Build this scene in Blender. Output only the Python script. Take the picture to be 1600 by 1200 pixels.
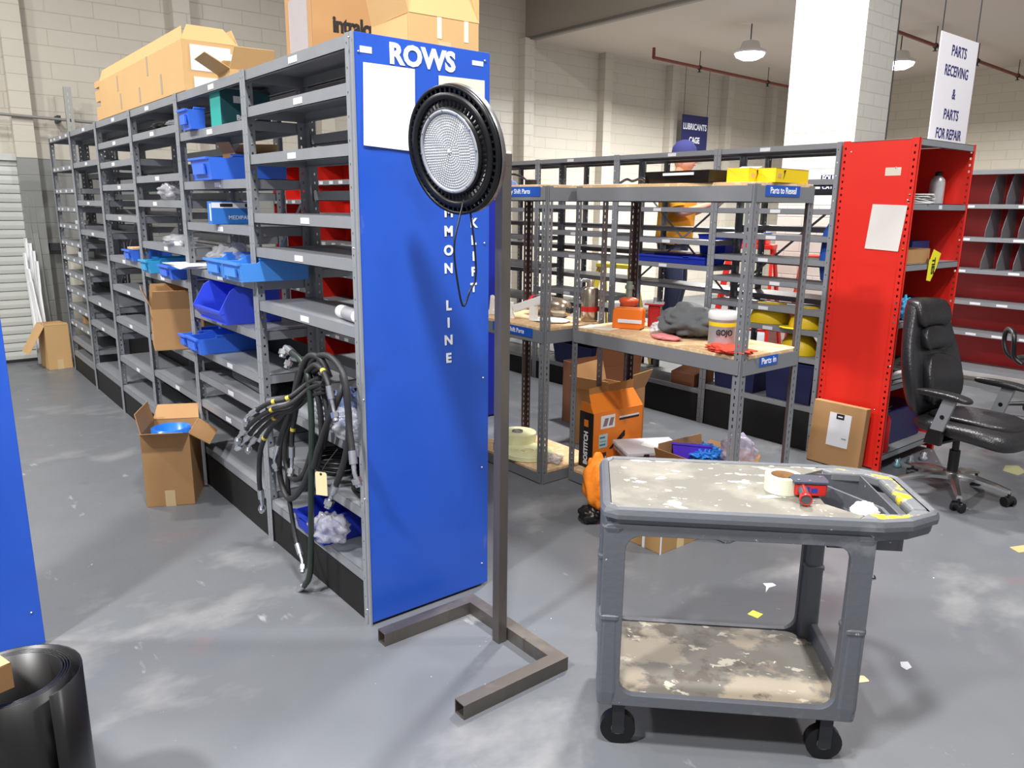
import bpy, bmesh, math, random
from mathutils import Vector, Matrix, noise
random.seed(7)
for o in list(bpy.data.objects): bpy.data.objects.remove(o, do_unlink=True)
SC = bpy.context.scene
COL = SC.collection
V = Vector
# ------------------------------------------------------------------ camera
CAM = V((-1.249, -2.403, 1.566)); YAW, PITCH, ROLL, FPX = 0.67888, 0.22788, 0.011874, 1199.6
_cy, _sy, _cp, _sp = math.cos(YAW), math.sin(YAW), math.cos(PITCH), math.sin(PITCH)
FWD = V((_sy*_cp, _cy*_cp, -_sp)); _r = V((_cy, -_sy, 0)); _u = _r.cross(FWD)
RGT = math.cos(ROLL)*_r + math.sin(ROLL)*_u; UPV = -math.sin(ROLL)*_r + math.cos(ROLL)*_u
cd = bpy.data.cameras.new('camera'); cam = bpy.data.objects.new('camera', cd); COL.objects.link(cam)
cd.sensor_width = 36; cd.lens = 36*FPX/1600; cd.clip_start = .02; cd.clip_end = 60
m = Matrix.Identity(4)
for i in range(3):
    m[i][0], m[i][1], m[i][2], m[i][3] = RGT[i], UPV[i], -FWD[i], CAM[i]
cam.matrix_world = m
SC.camera = cam
def at(px, py, ax, v):
    """point of the place seen at photo pixel (px,py) lying in the plane ax = v"""
    d = FWD + RGT*((px-800)/FPX) - UPV*((py-600)/FPX)
    i = 'xyz'.index(ax); t = (v-CAM[i])/d[i]
    return CAM + d*t
# ------------------------------------------------------------------ world, light, exposure
W = bpy.data.worlds.new('world'); SC.world = W; W.use_nodes = True
W.node_tree.nodes['Background'].inputs[0].default_value = (1, 1, 1, 1)
W.node_tree.nodes['Background'].inputs[1].default_value = .33
vs = SC.view_settings; vs.view_transform = 'Standard'; vs.look = 'None'; vs.gamma = 1; vs.use_curve_mapping = False
vs.exposure = 0.42
def lamp(name, loc, power, size=.35, col=(1, .985, .96), aim=None, spread=170):
    l = bpy.data.lights.new(name, 'AREA'); l.shape = 'DISK'; l.size = size; l.energy = power; l.color = col
    l.spread = math.radians(spread)
    o = bpy.data.objects.new(name, l); COL.objects.link(o); o.location = loc
    if aim: o.rotation_euler = (V(aim)-V(loc)).to_track_quat('-Z', 'Y').to_euler()
    return o
lamp('high_bay_lamp_aisle_front', (-.75, -1.75, 4.7), 150, .4)
lamp('high_bay_lamp_aisle_back', (-1.3, 3.6, 5.2), 90, .4)
lamp('added_fill_left_front', (-3.4, -1.2, 4.6), 215, .4)  # added unseen lamp, brightens the shelf lips and other faces toward -X
lamp('added_fill_left_back', (-3.6, 2.6, 4.9), 170, .4)  # second added lamp out of view, fills the same faces farther back
lamp('high_bay_lamp_middle', (3.3, 1.0, 4.9), 200, .4)
lamp('high_bay_lamp_right', (3.4, -2.6, 4.9), 110, .4)
# ------------------------------------------------------------------ materials
def lin(h):
    h = h.lstrip('#'); c = [int(h[i:i+2], 16)/255 for i in (0, 2, 4)]
    return tuple(x/12.92 if x <= .04045 else ((x+.055)/1.055)**2.4 for x in c)+(1,)
MATS = {}
def mat(name, col, rough=.5, metal=0., var=.08, scale=6., bump=0., bscale=60., spec=None, emit=0, alpha=1, trans=0, coat=0):
    if name in MATS: return MATS[name]
    m = bpy.data.materials.new(name); m.use_nodes = True; nt = m.node_tree; N = nt.nodes; L = nt.links
    b = N['Principled BSDF']; b.inputs['Roughness'].default_value = rough; b.inputs['Metallic'].default_value = metal
    c = lin(col)
    tc = N.new('ShaderNodeTexCoord'); nz = N.new('ShaderNodeTexNoise'); nz.inputs['Scale'].default_value = scale
    nz.inputs['Detail'].default_value = 4
    L.new(tc.outputs['Object'], nz.inputs['Vector'])
    mx = N.new('ShaderNodeMix'); mx.data_type = 'RGBA'
    mx.inputs[6].default_value = tuple(x*(1-var) for x in c[:3])+(1,)
    mx.inputs[7].default_value = tuple(min(1, x*(1+var)) for x in c[:3])+(1,)
    L.new(nz.outputs['Fac'], mx.inputs[0]); L.new(mx.outputs[2], b.inputs['Base Color'])
    if bump:
        n2 = N.new('ShaderNodeTexNoise'); n2.inputs['Scale'].default_value = bscale; L.new(tc.outputs['Object'], n2.inputs['Vector'])
        bp = N.new('ShaderNodeBump'); bp.inputs['Strength'].default_value = bump; bp.inputs['Distance'].default_value = .01
        L.new(n2.outputs['Fac'], bp.inputs['Height']); L.new(bp.outputs['Normal'], b.inputs['Normal'])
    if spec is not None: b.inputs['Specular IOR Level'].default_value = spec
    if emit:
        b.inputs['Emission Color'].default_value = c; b.inputs['Emission Strength'].default_value = emit
    if alpha < 1: b.inputs['Alpha'].default_value = alpha
    if trans: b.inputs['Transmission Weight'].default_value = trans
    if coat: b.inputs['Coat Weight'].default_value = coat
    MATS[name] = m; return m
def splat(name, base, layers, rough=.5, metal=0, bump=0):
    """base colour with shaped patches: layers = (colour, scale, threshold, softness, stretch)"""
    m = mat(name, base, rough, metal, .1, 5, bump); nt = m.node_tree; N = nt.nodes; L = nt.links
    b = N['Principled BSDF']; cur = b.inputs['Base Color'].links[0].from_socket
    tc = [n for n in N if n.type == 'TEX_COORD'][0]
    for i, (c, s, th, sf, st) in enumerate(layers):
        mp = N.new('ShaderNodeMapping'); mp.inputs['Location'].default_value = (i*3.1, i*1.7, i*.9)
        mp.inputs['Scale'].default_value = st; L.new(tc.outputs['Object'], mp.inputs['Vector'])
        nz = N.new('ShaderNodeTexNoise'); nz.inputs['Scale'].default_value = s; nz.inputs['Detail'].default_value = 5
        nz.inputs['Roughness'].default_value = .6
        L.new(mp.outputs[0], nz.inputs['Vector'])
        rp = N.new('ShaderNodeMapRange'); rp.inputs[1].default_value = th; rp.inputs[2].default_value = th+sf
        L.new(nz.outputs['Fac'], rp.inputs[0])
        mx = N.new('ShaderNodeMix'); mx.data_type = 'RGBA'; mx.inputs[7].default_value = lin(c)
        L.new(rp.outputs[0], mx.inputs[0]); L.new(cur, mx.inputs[6]); cur = mx.outputs[2]
    L.new(cur, b.inputs['Base Color']); return m
def block_wall(name, col, low=None, zsplit=1.96, ax='XZ', course=.15, width=.42):
    m = bpy.data.materials.new(name); m.use_nodes = True; nt = m.node_tree; N = nt.nodes; L = nt.links
    b = N['Principled BSDF']; b.inputs['Roughness'].default_value = .38
    g = N.new('ShaderNodeNewGeometry'); sx = N.new('ShaderNodeSeparateXYZ'); L.new(g.outputs['Position'], sx.inputs[0])
    cb = N.new('ShaderNodeCombineXYZ'); L.new(sx.outputs[0 if ax == 'XZ' else 1], cb.inputs[0]); L.new(sx.outputs[2], cb.inputs[1])
    br = N.new('ShaderNodeTexBrick'); L.new(cb.outputs[0], br.inputs['Vector']); br.inputs['Scale'].default_value = 1
    br.inputs['Mortar Size'].default_value = .006; br.inputs['Mortar Smooth'].default_value = .6
    br.inputs['Brick Width'].default_value = width; br.inputs['Row Height'].default_value = course
    c = lin(col)
    br.inputs['Color1'].default_value = c; br.inputs['Color2'].default_value = tuple(x*.97 for x in c[:3])+(1,)
    br.inputs['Mortar'].default_value = tuple(x*.84 for x in c[:3])+(1,)
    cur = br.outputs['Color']
    if low:
        b2 = N.new('ShaderNodeTexBrick')
        for k in ('Scale', 'Mortar Size', 'Mortar Smooth', 'Brick Width', 'Row Height'): b2.inputs[k].default_value = br.inputs[k].default_value
        L.new(cb.outputs[0], b2.inputs['Vector']); d = lin(low)
        b2.inputs['Color1'].default_value = d; b2.inputs['Color2'].default_value = tuple(x*.92 for x in d[:3])+(1,)
        b2.inputs['Mortar'].default_value = tuple(x*.8 for x in d[:3])+(1,)
        mt = N.new('ShaderNodeMath'); mt.operation = 'LESS_THAN'; mt.inputs[1].default_value = zsplit; L.new(sx.outputs[2], mt.inputs[0])
        # the grey dado only runs along the left bays of the wall
        m3 = N.new('ShaderNodeMath'); m3.operation = 'LESS_THAN'; m3.inputs[1].default_value = 2.95; L.new(sx.outputs[0], m3.inputs[0])
        m4 = N.new('ShaderNodeMath'); m4.operation = 'MULTIPLY'; L.new(mt.outputs[0], m4.inputs[0]); L.new(m3.outputs[0], m4.inputs[1])
        mx = N.new('ShaderNodeMix'); mx.data_type = 'RGBA'; L.new(m4.outputs[0], mx.inputs[0]); L.new(cur, mx.inputs[6]); L.new(b2.outputs['Color'], mx.inputs[7])
        cur = mx.outputs[2]
    L.new(cur, b.inputs['Base Color'])
    nz = N.new('ShaderNodeTexNoise'); nz.inputs['Scale'].default_value = 9; L.new(g.outputs['Position'], nz.inputs['Vector'])
    ad = N.new('ShaderNodeMath'); ad.operation = 'MULTIPLY_ADD'; ad.inputs[1].default_value = -1; L.new(br.outputs['Fac'], ad.inputs[0]); L.new(nz.outputs['Fac'], ad.inputs[2])
    bp = N.new('ShaderNodeBump'); bp.inputs['Strength'].default_value = .35; bp.inputs['Distance'].default_value = .01
    L.new(ad.outputs[0], bp.inputs['Height']); L.new(bp.outputs['Normal'], b.inputs['Normal'])
    MATS[name] = m; return m
MSTEEL = mat('grey_shelf_enamel', '8a8d93', .42, .05, .1, 9, .04)
MPOST = mat('grey_post_enamel', '8f9399', .42, .05, .1, 9, .04)
MRACK = mat('grey_rack_enamel', '808287', .42, .15, .06, 9)
MRACKIN = mat('brown_primer_inside', '4b3f40', .6, 0, .1, 9)
MDARKM = mat('dark_metal', '34353a', .5, .4)
MZINC = mat('zinc_plated', 'c9ccd4', .25, .9, .1, 30)
MBLUE = splat('blue_panel_paint', '2858c6', [('2650b4', 2.2, .56, .1, (1, 1, 1)), ('5a6bc4', 5, .69, .05, (1, 1, .5))], .3)
MBLUE2 = mat('dark_blue_panel_paint', '1b2a9a', .35)
MBIN = mat('blue_bin_plastic', '3a70e4', .38, 0, .08, 4)
MBINL = mat('light_blue_bin_plastic', '4a92ea', .38, 0, .08, 4)
MBINH = mat('hopper_bin_plastic', '3c55e4', .35, 0, .05, 4)
MRED = mat('red_shelf_enamel', 'ee2c20', .38, 0, .05, 3)
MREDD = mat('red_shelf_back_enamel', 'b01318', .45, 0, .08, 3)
MCARD = mat('brown_cardboard', 'b48a5c', .8, 0, .08, 6, .05)
MCARDL = mat('light_cardboard', 'cfa873', .8, 0, .06, 5, .05)
MCARDD = mat('cardboard_inside', '8a6540', .85, 0, .08, 6)
MTAPE = mat('clear_packing_tape', 'd9bd8f', .25, 0, .05)
MWHITE = mat('white_paper', 'f2f2f0', .7, 0, .02)
MLABEL = mat('white_label', 'e9eaf0', .5, 0, .02)
MWTXT = mat('white_lettering', 'f0f3fb', .5, 0, .02)
MBTXT = mat('black_print', '17161a', .6, 0, .02)
MBLACK = mat('black_plastic', '121214', .4, 0, .1)
MRUBBER = mat('black_rubber', '0c0c0e', .36, 0, .1, 12)
MHOSE = mat('black_hose_rubber', '2a2a2d', .5, 0, .12, 40, .15, 200)
MWOOD = splat('particle_board', 'd9b68a', [('e8cda6', 30, .52, .08, (1, 1, 1)), ('b88a5c', 14, .66, .06, (1, 1, 1)), ('ece0d0', 3, .62, .1, (1, 1, 1))], .7)
MRAW = splat('bare_mild_steel', '77706b', [('9a948c', 5, .5, .3, (1, 1, .2)), ('5b4f4a', 9, .62, .1, (1, 1, .3))], .42, .75)
MSIGN = mat('blue_label_plastic', '1c55b8', .4, 0, .03)
MNAVY = mat('navy_sign_board', '24265c', .5, 0, .04)
MYEL = mat('yellow_enamel', 'f0cc16', .45, 0, .06)
MORANGE = mat('orange_carton', 'ec8423', .55, 0, .04)
MLEATH = mat('black_leather', '232226', .33, 0, .1, 10, .25, 120)
MCHROME = mat('polished_aluminium', 'c8c8c8', .22, .9, .05)
MSKIN = mat('skin', 'd8a08a', .55, 0, .05)
MCLEAR = mat('clear_plastic_film', 'd4d4dc', .12, 0, .05, 8, alpha=.42)
MGLOVE = mat('red_plastic', 'c41c1c', .4)
MCART = splat('grey_cart_plastic', '5d6067', [('8b8e93', 4, .6, .15, (1, 1, 1)), ('c9cac6', 40, .7, .03, (1, 1, 1)), ('4d5057', 6, .62, .1, (1, 1, .4))], .5, 0, .1)
MCARTTOP = splat('worn_paint_cart_top', '77746c', [('928d83', 5, .48, .15, (1, 1, 1)), ('e6e0d2', 9, .60, .03, (1, 1.9, 1)), ('f4f1ea', 26, .67, .02, (1, 1, 1)), ('c96a55', 5, .735, .02, (1, 1, 1)), ('d8cc4e', 31, .735, .02, (1, 1, 1))], .5, 0, .05)
MCARTLOW = splat('stained_cart_tray', '6c6861', [('9a8f7e', 4.5, .48, .06, (1, 1.3, 1)), ('544b43', 7, .57, .06, (1, 1, 1)), ('bcb5a4', 11, .62, .03, (1, 1.5, 1)), ('e8e5de', 30, .70, .02, (1, 1, 1))], .55, 0, .05)
# ------------------------------------------------------------------ mesh helpers
class MB:
    def __init__(s, M=None): s.v = []; s.f = []; s.mi = []; s.sm = []; s.M = M or Matrix.Identity(4); s.cur = 0; s.mats = []
    def add(s, vs, fs, smooth=False):
        n = len(s.v); s.v += [s.M @ V(p) for p in vs]
        for f in fs: s.f.append([n+i for i in f]); s.mi.append(s.cur); s.sm.append(smooth)
        return s
    def box(s, x0, y0, z0, x1, y1, z1):
        x0, x1 = sorted((x0, x1)); y0, y1 = sorted((y0, y1)); z0, z1 = sorted((z0, z1))
        return s.add([(x0,y0,z0),(x1,y0,z0),(x1,y1,z0),(x0,y1,z0),(x0,y0,z1),(x1,y0,z1),(x1,y1,z1),(x0,y1,z1)],
              [(0,3,2,1),(4,5,6,7),(0,1,5,4),(1,2,6,5),(2,3,7,6),(3,0,4,7)])
    def bar(s, a, b, w, h, up=(0, 0, 1)):
        a, b = V(a), V(b); d = (b-a).normalized(); sd = d.cross(V(up))
        if sd.length < 1e-4: sd = d.cross(V((1, 0, 0)))
        sd.normalize(); u = sd.cross(d); p = []
        for q in (a, b):
            for i, j in ((-1, -1), (1, -1), (1, 1), (-1, 1)): p.append(q+sd*(i*w/2)+u*(j*h/2))
        return s.add(p, [(0,1,2,3),(7,6,5,4),(0,4,5,1),(1,5,6,2),(2,6,7,3),(3,7,4,0)])
    def prism(s, poly, d, o=(0, 0, 0), ex=(1, 0, 0), ey=(0, 0, 1), en=(0, 1, 0)):
        o, ex, ey, en = V(o), V(ex), V(ey), V(en); n = len(poly)
        p = [o+ex*a+ey*b for a, b in poly]+[o+ex*a+ey*b+en*d for a, b in poly]
        return s.add(p, [tuple(range(n)), tuple(range(2*n-1, n-1, -1))]+[(i, i+n, (i+1) % n+n, (i+1) % n) for i in range(n)])
    def cyl(s, a, b, r, r2=None, n=16, caps=True, smooth=True):
        a, b = V(a), V(b); r2 = r if r2 is None else r2; d = (b-a).normalized()
        sd = d.cross(V((0, 0, 1)) if abs(d.z) < .9 else V((1, 0, 0))).normalized(); u = sd.cross(d); p = []
        for q, rr in ((a, r), (b, r2)):
            for i in range(n): t = 2*math.pi*i/n; p.append(q+sd*(math.cos(t)*rr)+u*(math.sin(t)*rr))
        s.add(p, [(i, (i+1) % n, (i+1) % n+n, i+n) for i in range(n)], smooth)
        if caps:
            s.add(p[:n], [tuple(range(n-1, -1, -1))]); s.add(p[n:], [tuple(range(n))])
        return s
    def lathe(s, prof, n=24, o=(0, 0, 0), ax=(0, 0, 1), smooth=True, a0=0, a1=2*math.pi):
        o, ax = V(o), V(ax).normalized(); sd = ax.cross(V((0, 1, 0)) if abs(ax.y) < .9 else V((1, 0, 0))).normalized(); u = ax.cross(sd)
        full = abs(a1-a0-2*math.pi) < 1e-6; m = n if full else n+1; p = []
        for (r, z) in prof:
            for i in range(m): t = a0+(a1-a0)*i/n; p.append(o+ax*z+sd*(math.cos(t)*r)+u*(math.sin(t)*r))
        fs = []
        for j in range(len(prof)-1):
            for i in range(n):
                k = (i+1) % m; fs.append((j*m+i, j*m+k, (j+1)*m+k, (j+1)*m+i))
        return s.add(p, fs, smooth)
    def tube(s, pts, r, n=10, sub=6, caps=True, flat=1.0):
        P = spline([V(p) for p in pts], sub) if sub > 1 else [V(p) for p in pts]
        rs = r if callable(r) else (lambda t: r)
        up = None; ring = []
        for i, p in enumerate(P):
            t = (P[min(i+1, len(P)-1)]-P[max(i-1, 0)]).normalized()
            if up is None: up = t.cross(V((0, 0, 1)) if abs(t.z) < .9 else V((1, 0, 0))).normalized()
            else: up = (up-t*up.dot(t)).normalized()
            w = t.cross(up); rr = rs(i/(len(P)-1))
            ring += [p+up*(math.cos(2*math.pi*k/n)*rr)+w*(math.sin(2*math.pi*k/n)*rr*flat) for k in range(n)]
        s.add(ring, [(j*n+i, j*n+(i+1) % n, (j+1)*n+(i+1) % n, (j+1)*n+i) for j in range(len(P)-1) for i in range(n)], True)
        if caps: s.add(ring[:n], [tuple(range(n-1, -1, -1))]); s.add(ring[-n:], [tuple(range(n))])
        return s
    def loft(s, rings, smooth=True, caps=True):
        n = len(rings[0]); p = [q for r in rings for q in r]
        s.add(p, [(j*n+i, j*n+(i+1) % n, (j+1)*n+(i+1) % n, (j+1)*n+i) for j in range(len(rings)-1) for i in range(n)], smooth)
        if caps: s.add(rings[0], [tuple(range(n-1, -1, -1))]); s.add(rings[-1], [tuple(range(n))])
        return s
    def sphere(s, c, r, n=12, sc=(1, 1, 1)):
        c = V(c); p = []; fs = []
        for j in range(n+1):
            for i in range(n*2):
                a = math.pi*j/n; b = math.pi*i/n
                p.append(c+V((math.sin(a)*math.cos(b)*r*sc[0], math.sin(a)*math.sin(b)*r*sc[1], math.cos(a)*r*sc[2])))
        m = n*2
        for j in range(n):
            for i in range(m): fs.append((j*m+i, (j+1)*m+i, (j+1)*m+(i+1) % m, j*m+(i+1) % m))
        return s.add(p, fs, True)
    def perf(s, o, a, nrm, width, length, cols, hw, hh, pitch, t=.0025, start=.02, up=(0, 0, 1)):
        """sheet strip with punched through holes"""
        o, a, nrm, up = V(o), V(a), V(nrm), V(up)
        us = [0.]
        for c in cols: us += [c-hw/2, c+hw/2]
        us.append(width); vs_ = [0.]; z = start
        while z+hh < length-.005: vs_ += [z, z+hh]; z += pitch
        vs_.append(length)
        def solid(i, j):
            if i < 0 or j < 0 or i >= len(us)-1 or j >= len(vs_)-1: return False
            return not (i % 2 == 1 and j % 2 == 1)
        P = lambda u, v, k: o+a*u+up*v+nrm*(t*k)
        for i in range(len(us)-1):
            for j in range(len(vs_)-1):
                u0, u1, v0, v1 = us[i], us[i+1], vs_[j], vs_[j+1]
                if solid(i, j):
                    s.add([P(u0,v0,0),P(u1,v0,0),P(u1,v1,0),P(u0,v1,0)], [(0,1,2,3)])
                    s.add([P(u0,v0,1),P(u0,v1,1),P(u1,v1,1),P(u1,v0,1)], [(0,1,2,3)])
                    if not solid(i-1, j): s.add([P(u0,v0,0),P(u0,v1,0),P(u0,v1,1),P(u0,v0,1)], [(0,1,2,3)])
                    if not solid(i+1, j): s.add([P(u1,v0,0),P(u1,v0,1),P(u1,v1,1),P(u1,v1,0)], [(0,1,2,3)])
                    if not solid(i, j-1): s.add([P(u0,v0,0),P(u0,v0,1),P(u1,v0,1),P(u1,v0,0)], [(0,1,2,3)])
                    if not solid(i, j+1): s.add([P(u0,v1,0),P(u1,v1,0),P(u1,v1,1),P(u0,v1,1)], [(0,1,2,3)])
        return s
    def mat(s, m):
        if m not in s.mats: s.mats.append(m)
        s.cur = s.mats.index(m); return s
    def mesh(s, name, material):
        me = bpy.data.meshes.new(name); me.from_pydata([tuple(p) for p in s.v], [], s.f)
        for mm in (s.mats or [material]): me.materials.append(mm)
        me.polygons.foreach_set('material_index', s.mi); me.polygons.foreach_set('use_smooth', s.sm); me.update()
        return me
    def build(s, name, material=None, parent=None, bevel=0, world=False, label=None, seg=2, sub=0, weld=False, recalc=False):
        if world and parent is not None:
            inv = parent.matrix_world.inverted() if parent.parent is None else (parent.parent.matrix_world @ parent.matrix_basis).inverted()
            s.v = [inv @ p for p in s.v]
        me = s.mesh(name, material); o = bpy.data.objects.new(name, me); COL.objects.link(o)
        if weld or recalc or bevel or sub:
            bm = bmesh.new(); bm.from_mesh(me); bmesh.ops.remove_doubles(bm, verts=bm.verts, dist=1e-5)
            bmesh.ops.recalc_face_normals(bm, faces=bm.faces); bm.to_mesh(me); bm.free()
        if parent is not None: o.parent = parent
        if bevel:
            b = o.modifiers.new('bevel', 'BEVEL'); b.width = bevel; b.segments = seg; b.limit_method = 'ANGLE'; b.angle_limit = .6
        if sub:
            b = o.modifiers.new('sub', 'SUBSURF'); b.levels = sub; b.render_levels = sub
            for p in me.polygons: p.use_smooth = True
        if label: o['label'] = label
        return o
def spline(P, sub):
    out = []
    for i in range(len(P)-1):
        p0 = P[max(i-1, 0)]; p1 = P[i]; p2 = P[i+1]; p3 = P[min(i+2, len(P)-1)]
        for k in range(sub):
            t = k/sub
            out.append(.5*((2*p1)+(p2-p0)*t+(2*p0-5*p1+4*p2-p3)*t*t+(3*p1-p0-3*p2+p3)*t**3))
    out.append(P[-1]); return out
def ellipse(c, ax, ay, n=16, ex=(1, 0, 0), ey=(0, 1, 0)):
    c, ex, ey = V(c), V(ex), V(ey)
    return [c+ex*(math.cos(2*math.pi*k/n)*ax)+ey*(math.sin(2*math.pi*k/n)*ay) for k in range(n)]
def rrect(x0, y0, x1, y1, r, k=4):
    out = []
    for cx, cy, a in ((x1-r, y1-r, 0), (x0+r, y1-r, 90), (x0+r, y0+r, 180), (x1-r, y0+r, 270)):
        for i in range(k+1): t = math.radians(a+90*i/k); out.append((cx+r*math.cos(t), cy+r*math.sin(t)))
    return out
def tag(o, label, cat, group=None, kind=None):
    if label: o['label'] = label
    if cat: o['category'] = cat
    if group: o['group'] = group
    if kind: o['kind'] = kind
    return o
def thing(name, label, cat, loc=(0, 0, 0), rz=0, group=None, tilt=(0, 0)):
    o = bpy.data.objects.new(name, None); COL.objects.link(o); o.empty_display_size = .05
    o.location = loc; o.rotation_euler = (tilt[0], tilt[1], rz)
    o.matrix_world = Matrix.LocRotScale(V(loc), o.rotation_euler.to_matrix(), None)
    return tag(o, label, cat, group)
def copy_tree(o, parent=None):
    c = o.copy(); COL.objects.link(c); c.parent = parent
    for ch in list(o.children): copy_tree(ch, c)
    return c
def place(c, loc, rz=0, tilt=(0, 0)):
    c.location = loc; c.rotation_euler = (tilt[0], tilt[1], rz)
    c.matrix_world = Matrix.LocRotScale(V(loc), c.rotation_euler.to_matrix(), None); return c
def struct(o, label=None): o['kind'] = 'structure'; o['label'] = label or o.name; return o
def text(name, s, size, material, parent, loc, rot=(math.pi/2, 0, 0), bold=0, sx=1.0, depth=.0012, spacing=1.0, line=1.0, shear=0, M=None):
    """lettering as a mesh; loc/rot in the parent's own frame"""
    c = bpy.data.curves.new(name, 'FONT'); c.body = s; c.size = size; c.align_x = 'CENTER'; c.align_y = 'CENTER'
    c.extrude = depth/2; c.offset = bold; c.space_character = spacing; c.space_line = line; c.resolution_u = 3; c.shear = shear
    t = bpy.data.objects.new(name+'_curve', c); COL.objects.link(t)
    dg = bpy.context.evaluated_depsgraph_get(); dg.update()
    me = bpy.data.meshes.new_from_object(t.evaluated_get(dg)); bpy.data.objects.remove(t, do_unlink=True); bpy.data.curves.remove(c)
    me.name = name; me.materials.clear(); me.materials.append(material)
    R = M if M is not None else Matrix.LocRotScale(V(loc), __import__('mathutils').Euler(rot).to_matrix(), None)
    me.transform(R @ Matrix.Diagonal((sx, 1, 1, 1)))
    o = bpy.data.objects.new(name, me); COL.objects.link(o); o.parent = parent
    return o
FACE_NY = (math.pi/2, 0, 0)            # reads from -Y
FACE_NX = (math.pi/2, 0, -math.pi/2)   # reads from -X
# ------------------------------------------------------------------ the room
def floor_mat():
    m = splat('painted_concrete_floor', '6d7075', [
        ('6a6e75', .9, .5, .2, (1, 1, 1)), ('86878a', 1.6, .57, .12, (1, 1.4, 1)), ('756d72', 2.3, .64, .06, (1, 1, 1)),
        ('9a9ca0', 7, .66, .05, (1, .35, 1)), ('d8dadd', 34, .735, .02, (1, 1, 1)), ('666a73', 4, .69, .05, (1.6, 1, 1))], .33, 0, 0)
    N = m.node_tree.nodes; L = m.node_tree.links; b = N['Principled BSDF']; b.inputs['Specular IOR Level'].default_value = .4
    tc = [n for n in N if n.type == 'TEX_COORD'][0]
    nz = N.new('ShaderNodeTexNoise'); nz.inputs['Scale'].default_value = 3; nz.inputs['Detail'].default_value = 6; L.new(tc.outputs['Object'], nz.inputs['Vector'])
    mr = N.new('ShaderNodeMapRange'); mr.inputs[3].default_value = .22; mr.inputs[4].default_value = .5; L.new(nz.outputs['Fac'], mr.inputs[0]); L.new(mr.outputs[0], b.inputs['Roughness'])
    n2 = N.new('ShaderNodeTexNoise'); n2.inputs['Scale'].default_value = 45; n2.inputs['Detail'].default_value = 5; L.new(tc.outputs['Object'], n2.inputs['Vector'])
    bp = N.new('ShaderNodeBump'); bp.inputs['Strength'].default_value = .08; bp.inputs['Distance'].default_value = .01
    L.new(n2.outputs['Fac'], bp.inputs['Height']); L.new(bp.outputs['Normal'], b.inputs['Normal'])
    return m
WB = 6.5; HC = 5.6; XR = 13.2
struct(MB().box(-5, -7, -.1, 16, WB+.2, 0).build('floor', floor_mat()), 'grey painted concrete floor with scuffs and paint flecks')
MWALL = block_wall('cream_block_wall', 'c6c0b3', '8c8d8a')
MWALLR = block_wall('cream_block_wall_side', 'cbc3b2', None, ax='YZ')
MWALLL = block_wall('grey_lower_block', 'b9b9b4', None, course=.085, width=3.0)
MCEIL = mat('ceiling_paint', 'c9bdb0', .7, 0, .04, .8)
MPILC = block_wall('white_pillar_blocks', 'e4e3da', None, course=.1, width=.3)
MPILY = block_wall('white_pillar_blocks_side', 'e4e3da', None, ax='YZ', course=.1, width=.3)
struct(MB().box(-5, WB, 0, 16, WB+.2, HC).build('wall_back', MWALL), 'cream painted block wall with grey lower band at left')
struct(MB().box(XR, -7, 0, XR+.2, WB, 3.83).build('wall_right', MWALLR), 'cream painted far wall at right')
struct(MB().box(-5, -7, HC, 6.25, WB+.2, HC+.1).build('ceiling', MCEIL), 'high ceiling over the shelving aisle')
struct(MB().box(6.25, -7, 3.83, 16, WB+.2, 3.95).build('ceiling_low', MCEIL), 'lower beige ceiling at right')
MSOFF = mat('beam_paint', '9c9488', .6, 0, .04, 1)
struct(MB().box(6.1, -7, 3.83, 6.25, WB, HC).build('trim_1', MSOFF), 'deep beam face where the ceiling steps down')
struct(MB().box(6.07, -7, 3.815, 6.13, WB, 3.85).build('trim_2', mat('beam_edge', '6b665f', .6)), 'thin dark edge strip under the beam')
n = 3
for x in (-.1, 1.42, 3.0, 4.55, 6.07, 7.64, 9.2, 10.7, 12.06):
    zt = HC if x < 6 else 3.83
    w = .085
    o = struct(MB().box(x-w, WB-.14, 0, x+w, WB, zt).build('trim_%d' % n, MWALL), 'painted pilaster on the back wall'); n += 1
# roller door slats low at the far left
g = MB()
for k in range(23):
    z0 = .03+k*.084
    g.prism([(0, 0), (0, .082), (-.004, .080), (-.012, .04), (-.010, .006)], 1.35, o=(-1.42, WB-.05, z0), ex=(0, 1, 0), ey=(0, 0, 1), en=(1, 0, 0))
g.box(-1.45, WB-.09, 1.93, -.12, WB-.02, 1.99)
struct(g.build('door_1', mat('pale_slatted_door', 'c2c4bf', .45, 0, .04)), 'pale grey horizontal slatted door at far left')
# free standing pillar right of centre
px0, py0 = 5.0, .95
g = MB().mat(MPILY).box(px0, py0, 0, px0+.06, py0+.64, HC).mat(MPILC).box(px0+.06, py0, 0, px0+.5, py0+.64, HC)
struct(g.build('trim_%d' % n, MPILY), 'white painted block pillar rising behind the grey shelving'); n += 1
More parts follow.
